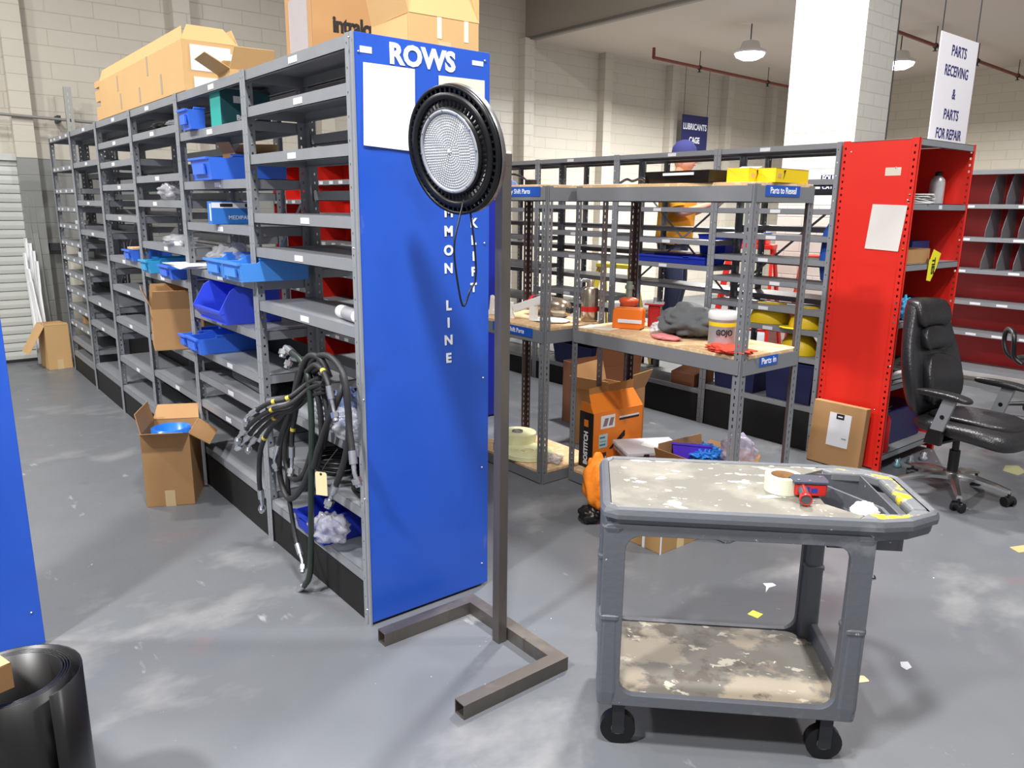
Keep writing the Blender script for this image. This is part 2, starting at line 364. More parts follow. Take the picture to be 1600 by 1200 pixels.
# partition of white blocks behind the right half of the far shelving
# pipes on wall
c = thing('wall_conduit', 'thin grey conduit running level along back wall at far left', 'pipe', (-1.2, WB-.17, 2.37))
MB().cyl((-3, 0, .07), (2.2, 0, -.07), .014, n=8).build('pipe', mat('conduit_grey', '8b8a86', .5, .3), c)
for x in (-1.4, .1, 1.4): MB().box(x-.015, .0, -.03+(-x)*.03, x+.015, .17, .03+(-x)*.03).build('bracket', MDARKM, c)
def sprinkler(label, a, b, rods):
    t = thing('sprinkler_pipe', label, 'pipe', a)
    g = MB().cyl((0, 0, 0), V(b)-V(a), .022, n=10); g.cyl((0, 0, -.01), (0, 0, .13), .022, n=8)
    g.build('pipe', mat('red_oxide_pipe', '7d3b30', .55), t)
    for f in rods:
        p = (V(b)-V(a))*f
        MB().cyl(p+V((0, 0, .01)), (p.x, p.y, 3.83-a[2]), .006, n=6).cyl(p+V((-.012, 0, 0)), p+V((.012, 0, 0)), .034, n=10).build('hanger', MDARKM, t)
        MB().cyl(p, p+V((0, 0, -.06)), .012, n=8).cyl(p+V((0, 0, -.06)), p+V((0, 0, -.065)), .03, n=8).build('sprinkler_head', MDARKM, t)
sprinkler('brown red sprinkler pipe below low ceiling, left of the white pillar', (7.43, 5.3, 3.6), (12.9, 5.6, 3.6), (.2, .55, .75))
sprinkler('brown red sprinkler pipe below low ceiling, right of the white pillar', (8.2, 2.33, 3.6), (13.1, 2.55, 3.6), (.25, .55, .9))
def hanging_light(label, p, power):
    t = thing('ceiling_light', label, 'light', p)
    MB().lathe([(.02, .16), (.10, .14), (.13, .06), (.2, .03), (.2, 0), (.0, .0)], 20).build('housing', mat('white_lamp_housing', 'e8e8e8', .4), t)
    MB().lathe([(0, -.075), (.10, -.07), (.17, -.035), (.185, 0), (0, .0)], 20).build('diffuser', mat('lit_diffuser', 'f8fbff', .4, emit=14), t)
    MB().cyl((0, 0, .14), (0, 0, 3.83-p[2]), .008, n=6).build('cord', MDARKM, t)
    l = lamp('lamp_glow', (p[0], p[1], p[2]-.1), power, .3)
hanging_light('glowing round lamp hanging under low ceiling left of the white pillar', (7.6, 3.85, 3.48), 230)
hanging_light('glowing round lamp hanging under low ceiling right of the white pillar', (9.5, 2.86, 3.46), 230)
# ------------------------------------------------------------------ slotted shelving
BAY = .96
def post_mesh(H, mx, my, fl=.026, wb=.04):
    """angle post: plain flange to the aisle, perforated web into the depth; corner at origin"""
    g = MB()
    g.perf((0, 0, 0), (0, my, 0), (mx*-1, 0, 0), fl, H, [fl*.55], .006, .008, .0755, start=.03)
    g.perf((0, 0, 0), (mx, 0, 0), (0, -my, 0), wb, H, [wb*.62], .008, .011, .038, start=.018)
    return g
_pm = {}
def post(parent, x, y, H, mx, my, material):
    k = (H, mx, my, material.name)
    if k not in _pm: _pm[k] = post_mesh(H, mx, my).mesh('post', material)
    o = bpy.data.objects.new('post', _pm[k]); COL.objects.link(o); o.parent = parent; o.location = (x, y, 0); return o
def shelf(parent, x0, x1, y0, y1, z, material, lip=.042, labels=(), face=-1, name='shelf'):
    """tray shelf; z is the top of its lip"""
    g = MB(); t = .0025
    g.box(x0+.001, y0, z-t, x1-.001, y1, z)
    g.box(x0, y0, z-lip, x0+t, y1, z); g.box(x1-t, y0, z-lip, x1, y1, z)
    g.box(x0, y0, z-lip, x0+.014, y1, z-lip+t); g.box(x1-.014, y0, z-lip, x1, y1, z-lip+t)
    g.box(x0, y0, z-lip, x1, y0+t, z); g.box(x0, y1-t, z-lip, x1, y1, z)
    s = g.build(name, material, parent)
    xf = x0-.0012 if face < 0 else x1+.0012
    for (yc, w, h) in labels:
        MB().box(xf-.0008, yc-w/2, z-lip*.5-h/2, xf+.0008, yc+w/2, z-lip*.5+h/2).build('shelf_label', MLABEL, s)
    return s
def unit(label, group, x0, x1, y0, y1, H, levels, face=-1, labels=True, material=MSTEEL, pm=MPOST, brace=None, lip=.042, cat='shelving', lab=None, base_shade=True):
    t = thing('shelving_unit', label, cat, (x0, y0, 0), group=group)
    dx, dy = x1-x0, y1-y0; e = .002
    post(t, 0, e, H, 1, 1, pm); post(t, 0, dy-e, H, 1, -1, pm); post(t, dx, e, H, -1, 1, pm); post(t, dx, dy-e, H, -1, -1, pm)
    if base_shade: MB().box(.006 if face < 0 else dx-.009, .006, .002, .009 if face < 0 else dx-.006, dy-.006, min(levels)-lip).build('shade_plate', mat('black_painted_shade', '0f0f11', .7), t)  # black sheet added to imitate the dark gap under the lowest shelf
    for z in levels:
        ls = []
        if labels and z > .35:
            ls = [(dy*.5+random.uniform(-.08, .08), .075, .022)]
            if lab: ls = lab(dy)
        shelf(t, .0035, dx-.0035, .006, dy-.006, z, material, lip, ls, face)
    if brace:
        for (z0, z1) in brace:
            xb = dx-.004 if face < 0 else .004
            MB().bar((xb, .03, z0), (xb, dy-.03, z1), .003, .016).build('cross_brace', pm, t)
    return t
H1 = 2.105; SX = .272
LV = {1: [1.955, 1.764, 1.523, 1.377, 1.142, .698, .461, .203],
      2: [1.909, 1.668, 1.464, 1.229, 1.001, .798, .654, .501, .232],
      3: [1.959, 1.715, 1.575, 1.325, 1.146, .738, .501, .195],
      4: [1.957, 1.827, 1.676, 1.475, 1.186, .976, .74, .445, .216],
      5: [1.858, 1.569, 1.338, 1.082, .795, .598, .223],
      6: [1.85, 1.666, 1.514, 1.37, 1.223, 1.086, .946, .8, .642, .487, .328, .189]}
NTH = {1: 'nearest bay, directly beside the blue end panel with hoses hanging', 2: 'second bay from the blue end panel, holding large blue bins',
       3: 'third bay from the blue end panel, holding open carton and plastic bags', 4: 'fourth bay from the blue end panel, nearly empty',
       5: 'fifth bay from the blue end panel, empty', 6: 'farthest bay by the back wall, with many close shelves'}
def lab6(dy): return [(dy*f, .06, .02) for f in (.15, .42, .7, .88)]
for k in range(1, 7):
    unit('grey steel shelving, '+NTH[k], 'front shelving units of the left double row', 0, SX, (k-1)*BAY, k*BAY, H1,
         [H1-.004]+LV[k], lab=lab6 if k == 6 else None, brace=[(1.6, .9)] if k in (2, 5) else None)
    lv = [H1-.004, 1.86, 1.62, 1.38, 1.12, .86, .6, .36, .15] if k % 2 else [H1-.004, 1.80, 1.5, 1.27, 1.0, .72, .46, .15]
    tb = unit('grey steel shelving unit backed against the front row, '+('at the end panel' if k == 1 else 'behind %s bay' % ('', '', 'second', 'third', 'fourth', 'fifth', 'sixth')[k]),
         'rear shelving units of the left double row', SX+.006, .55, (k-1)*BAY, k*BAY, H1, lv, face=1, labels=False)
    MB().box(.001, .012, .2, .003, BAY-.012, .90 if k > 1 else .62).build('back_panel', mat('shade_back_sheet', '1c1c1f', .7), tb)  # dark sheet put in as painted shade behind the lower compartments
# wire mesh back in the nearest bay
t = thing('wire_mesh_panel', 'dark wire mesh back panel inside the nearest grey bay', 'mesh', (SX+.003, .06, .62))
g = MB()
for i in range(10): g.cyl((0, .02+i*.049, 0), (0, .02+i*.049, 1.38), .0028, n=5, caps=False)
for i in range(28): g.cyl((0, 0, .02+i*.049), (0, .48, .02+i*.049), .0028, n=5, caps=False)
g.build('wire_grid', MDARKM, t); MB().box(-.003, -.004, 0, .003, .004, 1.38).box(-.003, .476, 0, .003, .484, 1.38).box(-.003, 0, -.006, .003, .48, 0).box(-.003, 0, 1.38, .003, .48, 1.386).build('frame', MDARKM, t)
# ------------------------------------------------------------------ blue end panel
PY = -.016
t = thing('end_panel', 'tall blue end panel lettered ROWS closing the left shelving row', 'panel', (.28, PY, 0))
g = MB().box(-.274, -.004, .012, .272, .004, H1)
g.build('panel', MBLUE, t, bevel=.001)
MB().box(-.282, -.006, 0, -.2755, .010, H1).build('edge_strip', MPOST, t)
for (x, y) in ((545, 58), (560, 80), (758, 95), (574, 953), (568, 625), (570, 780), (757, 380), (755, 590), (753, 730), (753, 880), (553, 388)):
    p = at(x, y, 'y', PY-.006)-V((.28, PY, 0))
    MB().lathe([(0, .004), (.003, .003), (.0045, 0)], 10, o=p, ax=(0, -1, 0)).build('rivet', MZINC, t)
def tpx(name, s, px, py, size, par, axis='y', v=PY-.006, m=MWTXT, **kw):
    p = at(px, py, axis, v)-par.location
    return text(name, s, size, m, par, p, FACE_NY if axis == 'y' else FACE_NX, **kw)
tpx('lettering', 'ROWS', 661, 92, .088, t, bold=.004, sx=1.02, spacing=1.02)
for s, y in (('C', 273), ('O', 303), ('M', 332), ('M', 362), ('O', 392), ('N', 420), ('L', 478), ('I', 505), ('N', 532), ('E', 560)):
    tpx('lettering', s, 701, y, .05, t, bold=.002)
for s, y in (('F', 268), ('O', 295), ('R', 322), ('K', 349), ('L', 376), ('I', 401), ('F', 425), ('T', 450)):
    tpx('lettering', s, 740, y, .046, t, bold=.002)
for (x0, y0, x1, y1, nm) in ((562, 71, 581, 84, 0), (738, 94, 755, 104, 0)):
    a = at(x0, y0, 'y', PY-.005)-t.location; b = at(x1, y1, 'y', PY-.005)-t.location
    MB().box(a.x, -.0055, a.z, b.x, -.004, b.z).build('label_sticker', MLABEL, t)
def paper(label, c4, axis, v, material=MWHITE, name='paper_sheet', curl=.004, group=None, n=(0, -1, 0)):
    P = [at(x, y, axis, v) for x, y in c4]; ctr = sum(P, V())/4
    t = thing(name, label, 'paper', ctr); nn = V(n); N = 8; g = MB(); vs_ = []; 
    for s in (0, .0006):
        for j in range(N+1):
            for i in range(N+1):
                u, w = i/N, j/N
                p = (P[0]*(1-u)+P[1]*u)*(1-w)+(P[3]*(1-u)+P[2]*u)*w
                vs_.append(p-ctr+nn*(s+curl*(.3*math.sin(5*u+2*w)+.35+.8*w*w)))
    k = (N+1)**2
    fs = [(j*(N+1)+i, (j+1)*(N+1)+i, (j+1)*(N+1)+i+1, j*(N+1)+i+1) for j in range(N) for i in range(N)]
    g.add(vs_, fs+[tuple(k+q for q in f[::-1]) for f in fs], True)
    for e in (range(N),): 
        g.add([vs_[i] for i in (0, N, k+N, k)], [(0, 1, 2, 3)]); g.add([vs_[i] for i in (N*(N+1), N*(N+1)+N, k+N*(N+1)+N, k+N*(N+1))], [(3, 2, 1, 0)])
    g.build('sheet', material, t); return t
paper('large white sheet of paper on the blue ROWS panel at left', [(567, 97), (648, 108), (648, 237), (567, 227)], 'y', PY-.005)
paper('cream sheet of paper on the blue ROWS panel behind the round lamp', [(685, 118), (757, 126), (757, 300), (686, 297)], 'y', PY-.005, mat('cream_paper', 'e9e6cf', .7))
# blue end panel of the neighbouring row at far left
q = at(72, 1008, 'z', 0)
t = thing('end_panel', 'blue end panel of the neighbouring row at the left edge', 'panel', (q.x, q.y, 0))
MB().box(-.55, 0, .01, 0, .008, 2.0).build('panel', MBLUE, t, bevel=.001)
MB().lathe([(0, .004), (.003, .003), (.0045, 0)], 10, o=(-.03, 0, .14), ax=(0, -1, 0)).build('rivet', MZINC, t)
MB().box(-.02, .008, 0, -.017, .05, 2.0).box(-.55, .008, 0, -.547, .05, 2.0).build('edge_strip', MPOST, t)
# ------------------------------------------------------------------ second row with red backs
X2, Y2 = 1.72, 2.10
for k in range(3):
    y0 = Y2+.01+k*BAY
    lv = [[1.96, 1.72, 1.52, 1.30, 1.12, .9, .66, .4, .12], [1.96, 1.76, 1.49, 1.25, 1.0, .75, .45, .12], [1.96, 1.6, 1.36, 1.1, .8, .5, .12]][k]
    t = unit('grey and red shelving in the second row, '+('nearest the dark blue panel', 'in the middle of the row', 'farthest from the blue panel')[k], 'red backed shelving units of the second row',
             X2, X2+.272, y0, y0+BAY, 1.965, lv, lab=lambda dy: [(dy*f, .07, .026) for f in (.12, .3, .5, .68, .88)])
    MB().box(.268, .01, .05, .2715, BAY-.01, 1.95).build('back_panel', MRED, t)
    MB().box(.002, BAY-.008, .05, .27, BAY-.004, 1.95).build('side_panel', MRED, t)
    t = unit('grey shelving in the second row facing the far row, '+('nearest the dark blue panel', 'in the middle of the row', 'farthest from the blue panel')[k], 'rear shelving units of the second row',
             X2+.278, X2+.55, y0, y0+BAY, 1.965, [1.96, 1.7, 1.45, 1.2, .95, .7, .45, .12], face=1, labels=False)
t = thing('end_panel', 'dark blue end panel of the second row behind the lamp stand', 'panel', (X2+.275, Y2, 0))
MB().box(-.275, -.004, .012, .275, .004, 1.965).build('panel', MBLUE2, t)
a = at(795, 238, 'y', Y2-.006)-t.location
MB().box(a.x-.02, -.006, a.z-.006, a.x+.02, -.004, a.z+.006).build('label_sticker', MLABEL, t)
# ------------------------------------------------------------------ far grey row
X3, H3 = 3.33, 1.967
YB = [.13, 1.03, 1.99, 2.95, 3.91, 4.87]
for k in range(5):
    lv = {0: [H3-.004, 1.75, 1.57, 1.40, 1.25, 1.10, .93, .80, .62, .30], 1: [H3-.004, 1.57, 1.34, 1.16, .62, .25], 2: [H3-.004, 1.58, 1.36, 1.17, .85, .5, .2],
          3: [H3-.004, 1.55, 1.3, 1.05, .75, .45, .2], 4: [H3-.004, 1.55, 1.3, 1.05, .75, .45, .2]}[k]
    nm = ('nearest the red end unit', 'second from the red end unit', 'third from the red end unit', 'fourth from the red end unit', 'farthest from the red end unit')[k]
    unit('open grey shelving of the far row, '+nm, 'front units of the far grey row', X3, X3+.3, YB[k], YB[k+1], H3, lv, brace=[(1.7, 1.0)] if k in (0, 1) else None, lip=.036)
    unit('open grey shelving backing the far row, '+nm, 'rear units of the far grey row', X3+.308, X3+.61, YB[k], YB[k+1], H3,
         [H3-.004, 1.68, 1.42, 1.22, .97, .7, .45, .2] if k else [H3-.004, 1.7, 1.45, 1.22, .97, .75, .5, .2], face=1, labels=False, brace=[(.9, 1.7)] if k == 1 else None, lip=.036)
# ------------------------------------------------------------------ boltless racks with particle board decks
def rack_post(parent, x, y, H, mx, my):
    k = ('rp', H, mx, my)
    if k not in _pm:
        g = MB().mat(MRACK); w = .042
        g.perf((0, 0, 0), (0, my, 0), (-mx*-1, 0, 0), w, H, [w*.55], .0075, .017, .0345, t=.0022, start=.02)
        g.perf((0, 0, 0), (mx, 0, 0), (0, my, 0), w, H, [w*.55], .0075, .017, .0345, t=.0022, start=.02)
        g.mat(MRACKIN)
        g.perf((mx*.003, my*.003, 0), (0, my, 0), (mx, 0, 0), w-.004, H, [w*.55-.003], .0075, .017, .0345, t=.0006, start=.02)
        g.perf((mx*.003, my*.003, 0), (mx, 0, 0), (0, my, 0), w-.004, H, [w*.55-.003], .0075, .017, .0345, t=.0006, start=.02)
        _pm[k] = g.mesh('post', MRACK)
    o = bpy.data.objects.new('post', _pm[k]); COL.objects.link(o); o.parent = parent; o.location = (x, y, 0); return o
def rack(label, x0, y0, x1, y1, H, beams):
    t = thing('storage_rack', label, 'rack', (x0, y0, 0), group=None)
    dx, dy = x1-x0, y1-y0
    rack_post(t, 0, 0, H, 1, 1); rack_post(t, 0, dy, H, 1, -1); rack_post(t, dx, 0, H, -1, 1); rack_post(t, dx, dy, H, -1, -1)
    for (z0, z1) in beams:
        for (a, b) in (((-.004, 0), (-.001, dy)), ((dx+.001, 0), (dx+.004, dy))):
            MB().box(a[0], .012, z0, b[0], dy-.012, z1).box(a[0], .012, z0, a[0]+(.018 if a[0] < 0 else -.018), dy-.012, z0+.002).build('beam', MRACK, t)
        for ya, yb in ((-.004, -.001), (dy+.001, dy+.004)):
            MB().box(.012, ya, z0, dx-.012, yb, z1).build('beam', MRACK, t)
        MB().box(.006, .006, z1-.002, dx-.006, dy-.006, z1+.015).build('deck', MWOOD, t, bevel=.0015)
    return t
HR = 1.672
XA, YA, XB, YBk = 1.517, .745, 1.70, -.40
RA = rack('grey storage rack labelled After Shift Parts, left of the two', XA, YA, XA+.463, YA+.70, HR, [(.004, .06), (.822, .893), (1.595, 1.665)])
RB = rack('grey storage rack labelled Parts in and Parts to Reseal, right of the two', XB, YBk, XB+.475, YA-.03, HR, [(.004, .06), (.822, .893), (1.595, 1.665)])
def sign_on(par, name, s, c4, axis, v, size, sx=1, nrm=(-1, 0, 0)):
    P = [at(x, y, axis, v) for x, y in c4]; z0 = (P[2].z+P[3].z)/2; z1 = (P[0].z+P[1].z)/2
    L = par.location; i = 1 if axis == 'x' else 0
    a, b = sorted((((P[0]+P[3])/2)[i]-L[i], ((P[1]+P[2])/2)[i]-L[i]))
    if axis == 'x':
        X = v-L.x; s0 = MB().box(X-.001, a, z0, X+.001, b, z1).build(name, MSIGN, par)
        text('lettering', s, size, MWTXT, s0, (X-.0018, (a+b)/2, (z0+z1)/2), FACE_NX, bold=.0004, sx=sx)
    else:
        Y = v-L.y; s0 = MB().box(a, Y-.001, z0, b, Y+.001, z1).build(name, MSIGN, par)
        text('lettering', s, size, MWTXT, s0, ((a+b)/2, Y-.0018, (z0+z1)/2), FACE_NY, bold=.0004, sx=sx)
sign_on(RA, 'label_sign', 'After Shift Parts', [(770, 502), (832, 513), (832, 529), (770, 514)], 'x', XA-.006, .036, .95)
sign_on(RA, 'label_sign', 'Early Shift Parts', [(776, 292), (844, 292), (844, 307), (776, 307)], 'x', XA-.006, .036, .95)
sign_on(RB, 'label_sign', 'Parts in', [(1187, 558), (1215, 553), (1215, 568), (1187, 573)], 'y', YBk-.006, .042, .95)
sign_on(RB, 'label_sign', 'Parts to Reseal', [(1197, 289), (1250, 291), (1250, 308), (1197, 306)], 'y', YBk-.006, .04, .85)
# ------------------------------------------------------------------ small measuring helpers
def rise(P, py):
    """height above P at which the place is seen on photo row py"""
    lo, hi = 0., 3.
    for _ in range(40):
        mid = (lo+hi)/2; d = V((P[0], P[1], P[2]+mid))-CAM
        y = 600-FPX*d.dot(UPV)/d.dot(FWD)
        if y > py: lo = mid
        else: hi = mid
    return (lo+hi)/2
def rot_pt(u, v, a): return (u*math.cos(a)-v*math.sin(a), u*math.sin(a)+v*math.cos(a))
# ------------------------------------------------------------------ cartons
def carton(label, loc, rz, w, d, h, flaps=None, material=None, open_top=True, name='carton', tape=True, tilt=(0, 0), group=None, flen=None, tips=None):
    """origin bottom centre, w along x, d along y. flaps: dict side -> angle from upright outwards (deg)"""
    material = material or MCARD; t = thing(name, label, 'box', loc, rz, group, tilt); T = .004
    g = MB().box(-w/2, -d/2, 0, w/2, d/2, T)
    g.box(-w/2, -d/2, T, w/2, -d/2+T, h).box(-w/2, d/2-T, T, w/2, d/2, h).box(-w/2, -d/2+T, T, -w/2+T, d/2-T, h).box(w/2-T, -d/2+T, T, w/2, d/2-T, h)
    if not open_top: g.box(-w/2, -d/2, h-T, w/2, d/2, h)
    g.build('carton_body', material, t, bevel=.0015)
    for s, a in (flaps or {}).items():
        L = (flen or {}).get(s, (d if s in 'ns' else d)/2) ; a = math.radians(a); tp = (tips or {}).get(s, .012)
        if s in 'ns':
            sg = 1 if s == 'n' else -1; o = V((0, sg*(d/2-T/2), h)); ex = V((1, 0, 0)); W_ = w
            ey = V((0, sg*math.sin(a), math.cos(a)))
        else:
            sg = 1 if s == 'e' else -1; o = V((sg*(w/2-T/2), 0, h)); ex = V((0, 1, 0)); W_ = d
            ey = V((sg*math.sin(a), 0, math.cos(a)))
        en = ex.cross(ey)*.0035
        MB().prism([(-W_/2, 0), (W_/2, 0), (W_/2-tp, L), (-W_/2+tp, L)], 1, o=o, ex=ex, ey=ey, en=en).build('flap', material, t)
    if tape:
        MB().box(-.025, -d/2-.0008, h*.0, .025, -d/2, h*.22).build('tape_strip', MTAPE, t)
    return t
def frame3(PL, P0, PR):
    """left, near and right bottom corners -> centre, turn, width (P0->PR), depth (P0->PL)"""
    ex = (PR-P0); w = ex.length; a = math.atan2(ex.y, ex.x); d = abs((PL-P0).dot(V((-math.sin(a), math.cos(a), 0))))
    c = P0+ex/2+V((-math.sin(a), math.cos(a), 0))*d/2
    return c, a, w, d
def prnt(par, s, size, loc, rot, m=MBTXT, **kw): return text('printed_text', s, size, m, par, loc, rot, **kw)
# on top of the row
ZT = H1+.002
t = carton('long pale carton with torn open top lying over the third and fourth bays', (.15, 2.70, ZT), math.radians(90), 1.85, .28, .24, {'n': -14, 's': 5, 'w': -35}, MCARDL, name='carton', flen={'n': .07, 's': .09, 'w': .10}, tips={'n': .05, 's': .1, 'w': .05})
for z0, z1 in ((.0, .085), (.12, .19), (.21, .25)): MB().box(.925, .03, z0, 1.06, .14, z1).build('end_tab', MCARDL, t)
for x, z0, z1 in ((-.55, .02, .12), (-.1, .02, .1), (.35, .02, .11), (-.3, .14, .24), (.4, .13, .22)):
    MB().box(x, .1404, z0, x+.03, .141, z1).build('tape_strip', mat('grey_tape', 'a79a86', .5), t)
MB().box(-.9275, -.1, .10, -.9245, .10, .22).box(-.9275, -.09, .01, -.9245, .09, .07).build('shipping_label', MLABEL, t)
t = carton('small open carton flap and white paper on top of the second bay', (.16, 1.34, ZT), math.radians(84), .24, .2, .04, {'n': 60, 'e': 50, 'w': 30}, MCARDL, flen={'n': .12, 'e': .1, 'w': .1})
MB().prism([(-.1, 0), (.12, 0), (.1, .02), (-.08, .03)], .12, o=(0, 0, .076), ex=(1, 0, 0), ey=(0, 0, 1), en=(0, 1, 0)).build('paper', MWHITE, t)
t = carton('brown carton printed intralox on top of the nearest shelving bay', (.33, .68, ZT), math.radians(-4), .38, .30, .28, {'w': 14, 'n': 5}, MCARD, flen={'w': .15, 'n': .14})
prnt(t, 'intralox', .08, (-.012, -.1512, .135), FACE_NY, bold=.003, spacing=.92, sx=.85)
MB().box(-.08, -.1512, .072, .12, -.1502, .077).lathe([(0, .001), (.012, .0005), (.012, 0)], 14, o=(-.08, -.151, .0745), ax=(0, -1, 0)).build('printed_mark', MBTXT, t)
MB().box(-.1925, -.10, .03, -.1905, .10, .25).build('clear_label_pouch', MCLEAR, t)
t = carton('large open carton on top of the shelving beside the ROWS panel', (.40, .18, ZT), math.radians(-4), .285, .30, .10, {'s': -24, 'e': 4, 'n': 8, 'w': 14}, MCARDL, flen={'s': .17, 'e': .17, 'n': .17, 'w': .17}, tips={'s': .03, 'e': .02})
for x in (-.03, .08): MB().box(x, -.1512, .03, x+.018, -.1504, .10).build('tape_strip', mat('pale_tape', 'efe3cf', .4), t)
# floor carton with the blue roll
PL, P0, PR = at(230, 793, 'z', 0), at(305, 788, 'z', 0), at(333, 745, 'z', 0)
a = math.atan2((P0-PL).y, (P0-PL).x); w = (P0-PL).length; d = abs((PR-P0).dot(V((-math.sin(a), math.cos(a), 0)))); d = min(d, .3)
c = PL+(P0-PL)/2+V((-math.sin(a), math.cos(a), 0))*d/2; hb = rise(PL, 680)
t = carton('tall open brown carton on the aisle floor holding a blue roll', c, a, w, d, hb, {'s': 72, 'e': 125, 'w': 12, 'n': 50}, flen={'s': .1, 'e': .12, 'w': .11, 'n': .1})
t = thing('plastic_sheet_roll', 'rolled blue plastic sheet standing inside the tall floor carton', 'roll', c+V((0, 0, .006)), a)
g = MB(); pts = [(min(w, d)*.46*(1-.05*k/24*1.0), k/24*2*math.pi) for k in range(24*4+1)]
rr = min(w, d)/2-.012
sp = [((rr-.0022*k/12)*math.cos(k*math.pi/12), (rr-.0022*k/12)*.94*math.sin(k*math.pi/12)) for k in range(24*5)]
hs = hb-.012; vs_ = []
for (x, y) in sp: vs_ += [(x*w/min(w, d)*.95, y, 0), (x*w/min(w, d)*.95, y, hs)]
g.add(vs_, [(2*i, 2*i+2, 2*i+3, 2*i+1) for i in range(len(sp)-1)], True)
o = g.build('rolled_sheet', mat('blue_vinyl', '2277dd', .3), t); sm = o.modifiers.new('s', 'SOLIDIFY'); sm.thickness = .002
# open carton in bay 3
p = at(262, 527, 'x', 0)
t = carton('open brown carton sticking out of the third shelving bay', (.02, 2.30, .741), math.radians(78), .27, .27, .235, {'n': 22, 'e': 5, 'w': 28, 's': 12}, flen={'n': .12, 'e': .12, 'w': .12, 's': .12})
MB().box(-.136, .1355, .17, .136, .1363, .19).build('printed_band', mat('brown_print', '6f4e30', .7), t)
# tall carton behind the last bay
c = at(100, 572, 'z', 0)
t = carton('tall narrow open carton on the floor beyond the last shelving bay', (-.11, 6.03, 0), math.radians(4), .2, .3, .42, {'w': 150, 's': -10}, MCARDL, flen={'w': .3, 's': .02})
# ------------------------------------------------------------------ blue bins
def bin_(label, loc, rz, w, dp, h, material=MBIN, hf=.6, group='blue plastic parts bins', hopper=False, name='storage_bin', cat='bin'):
    """front faces local -X; origin bottom centre of the front; runs dp along +x"""
    t = thing(name, label, cat, loc, rz, group); T = .004; w2 = w/2
    side = [(0, 0), (dp, 0), (dp, h), (dp*.34 if not hopper else dp*.28, h), (dp*.22 if not hopper else 0, h*hf if not hopper else h*.95), (-.012, h*hf)]
    if hopper: side = [(.01, 0), (dp, 0), (dp, h), (dp*.25, h), (dp*.10, h*.86), (-.03, h*.34), (-.02, h*.2)]
    g = MB()
    for s in (-1, 1): g.prism(side, T, o=(0, s*w2-(T if s > 0 else 0), 0), ex=(1, 0, 0), ey=(0, 0, 1), en=(0, 1, 0))
    g.box(.0, -w2+T, 0, dp, w2-T, T).box(dp-T, -w2+T, T, dp, w2-T, h)
    hfz = h*(hf if not hopper else .32)
    g.prism([(0, T), (T, T), (-.012+T, hfz), (-.014, hfz)] if not hopper else [(.01, 0), (.01+T, 0), (-.02+T, h*.2), (-.03+T, hfz), (-.03, hfz), (-.02, h*.2)], w-2*T, o=(0, -w2+T, 0), ex=(1, 0, 0), ey=(0, 0, 1), en=(0, 1, 0))
    g.build('bin_body', material, t, bevel=.0012)
    MB().box(-.024, -w2-.002, hfz-.008, -.008, w2+.002, hfz+.002).box(dp*.25, -w2-.004, h-.006, dp+.003, -w2+.002, h+.002).box(dp*.25, w2-.002, h-.006, dp+.003, w2+.004, h+.002).build('rim', material, t)
    if not hopper: MB().box(-.019, -w2*.62, hfz*.25, -.010, w2*.62, hfz*.72).build('label_slot', material, t)
    return t
def shelf_bin(label, pxa, pxb, py, z, h, dp=.24, out=.0, **kw):
    """bin whose front spans photo columns pxa..pxb on the shelf at height z"""
    A = at(pxa, py, 'x', -out); B = at(pxb, py, 'x', -out)
    return bin_(label, (-out, (A.y+B.y)/2, z+.0015), 0, abs(A.y-B.y), dp, h, **kw)
shelf_bin('small blue bin standing beside the teal tool box on the top shelf', 285, 298, 196, 1.909, .10, out=.03, dp=.07, hf=.9)
shelf_bin('wide blue bin with a cardboard flap above it, second bay', 303, 331, 275, 1.668, .115, out=.04, dp=.36, hf=.85)
shelf_bin('light blue bin at left of the middle shelf of the second bay', 325, 350, 410, 1.229, .10, out=.06, dp=.3, hf=.78, material=MBINL)
shelf_bin('light blue bin nearest the post on the middle shelf, second bay', 352, 379, 425, 1.229, .10, out=.07, dp=.3, hf=.8, material=MBINL)
shelf_bin('big blue open-front hopper bin in the second bay', 313, 353, 495, 1.001, .185, out=.05, dp=.27, hopper=True, material=MBINH)
shelf_bin('small blue bin below the hopper bin, left of the pair', 286, 296, 540, .798, .09, out=.05, dp=.2, hf=.75)
shelf_bin('blue bin below the hopper bin, right of the pair', 297, 314, 545, .798, .095, out=.06, dp=.32, hf=.85)
shelf_bin('turquoise fronted bin left of the white papers in the third bay', 224, 236, 428, 1.146, .085, out=.035, hf=.85, material=mat('turquoise_bin', '35a3dd', .4))
shelf_bin('blue bin under the white papers in the third bay', 253, 270, 437, 1.146, .085, out=.045, hf=.85)
shelf_bin('small blue bin alone in the fourth bay under a tan board', 197, 208, 402, 1.186, .075, out=.02, hf=.95)
shelf_bin('blue bin in bottom of the nearest bay with clear bags spilling out', 468, 506, 860, .203, .12, out=.02, dp=.24, hf=.7, material=mat('deep_blue_bin', '2038b8', .4))
t = thing('wooden_board', 'small tan board lying on the lone blue bin of the fourth bay', 'board', (.08, at(208, 385, 'x', 0).y, 1.186+.079))
MB().box(-.1, -.07, 0, .1, .07, .012).build('board', MWOOD, t)
yt = at(330, 200, 'x', 0).y
t = thing('tool_box', 'teal cardboard tool box with a round logo on the top shelf', 'box', (.03, yt-.06, 1.9105), 0)
MB().box(0, 0, 0, .235, .14, .165).build('box_body', mat('teal_dark_card', '1d4f59', .6), t, bevel=.002)
MB().box(-.0012, .0, .0, .0, .14, .165).build('teal_front', mat('teal_card', '2fa79c', .6), t)
prnt(t, 'BO  CE', .032, (.12, -.0012, .04), FACE_NY, m=MLABEL, bold=.001)
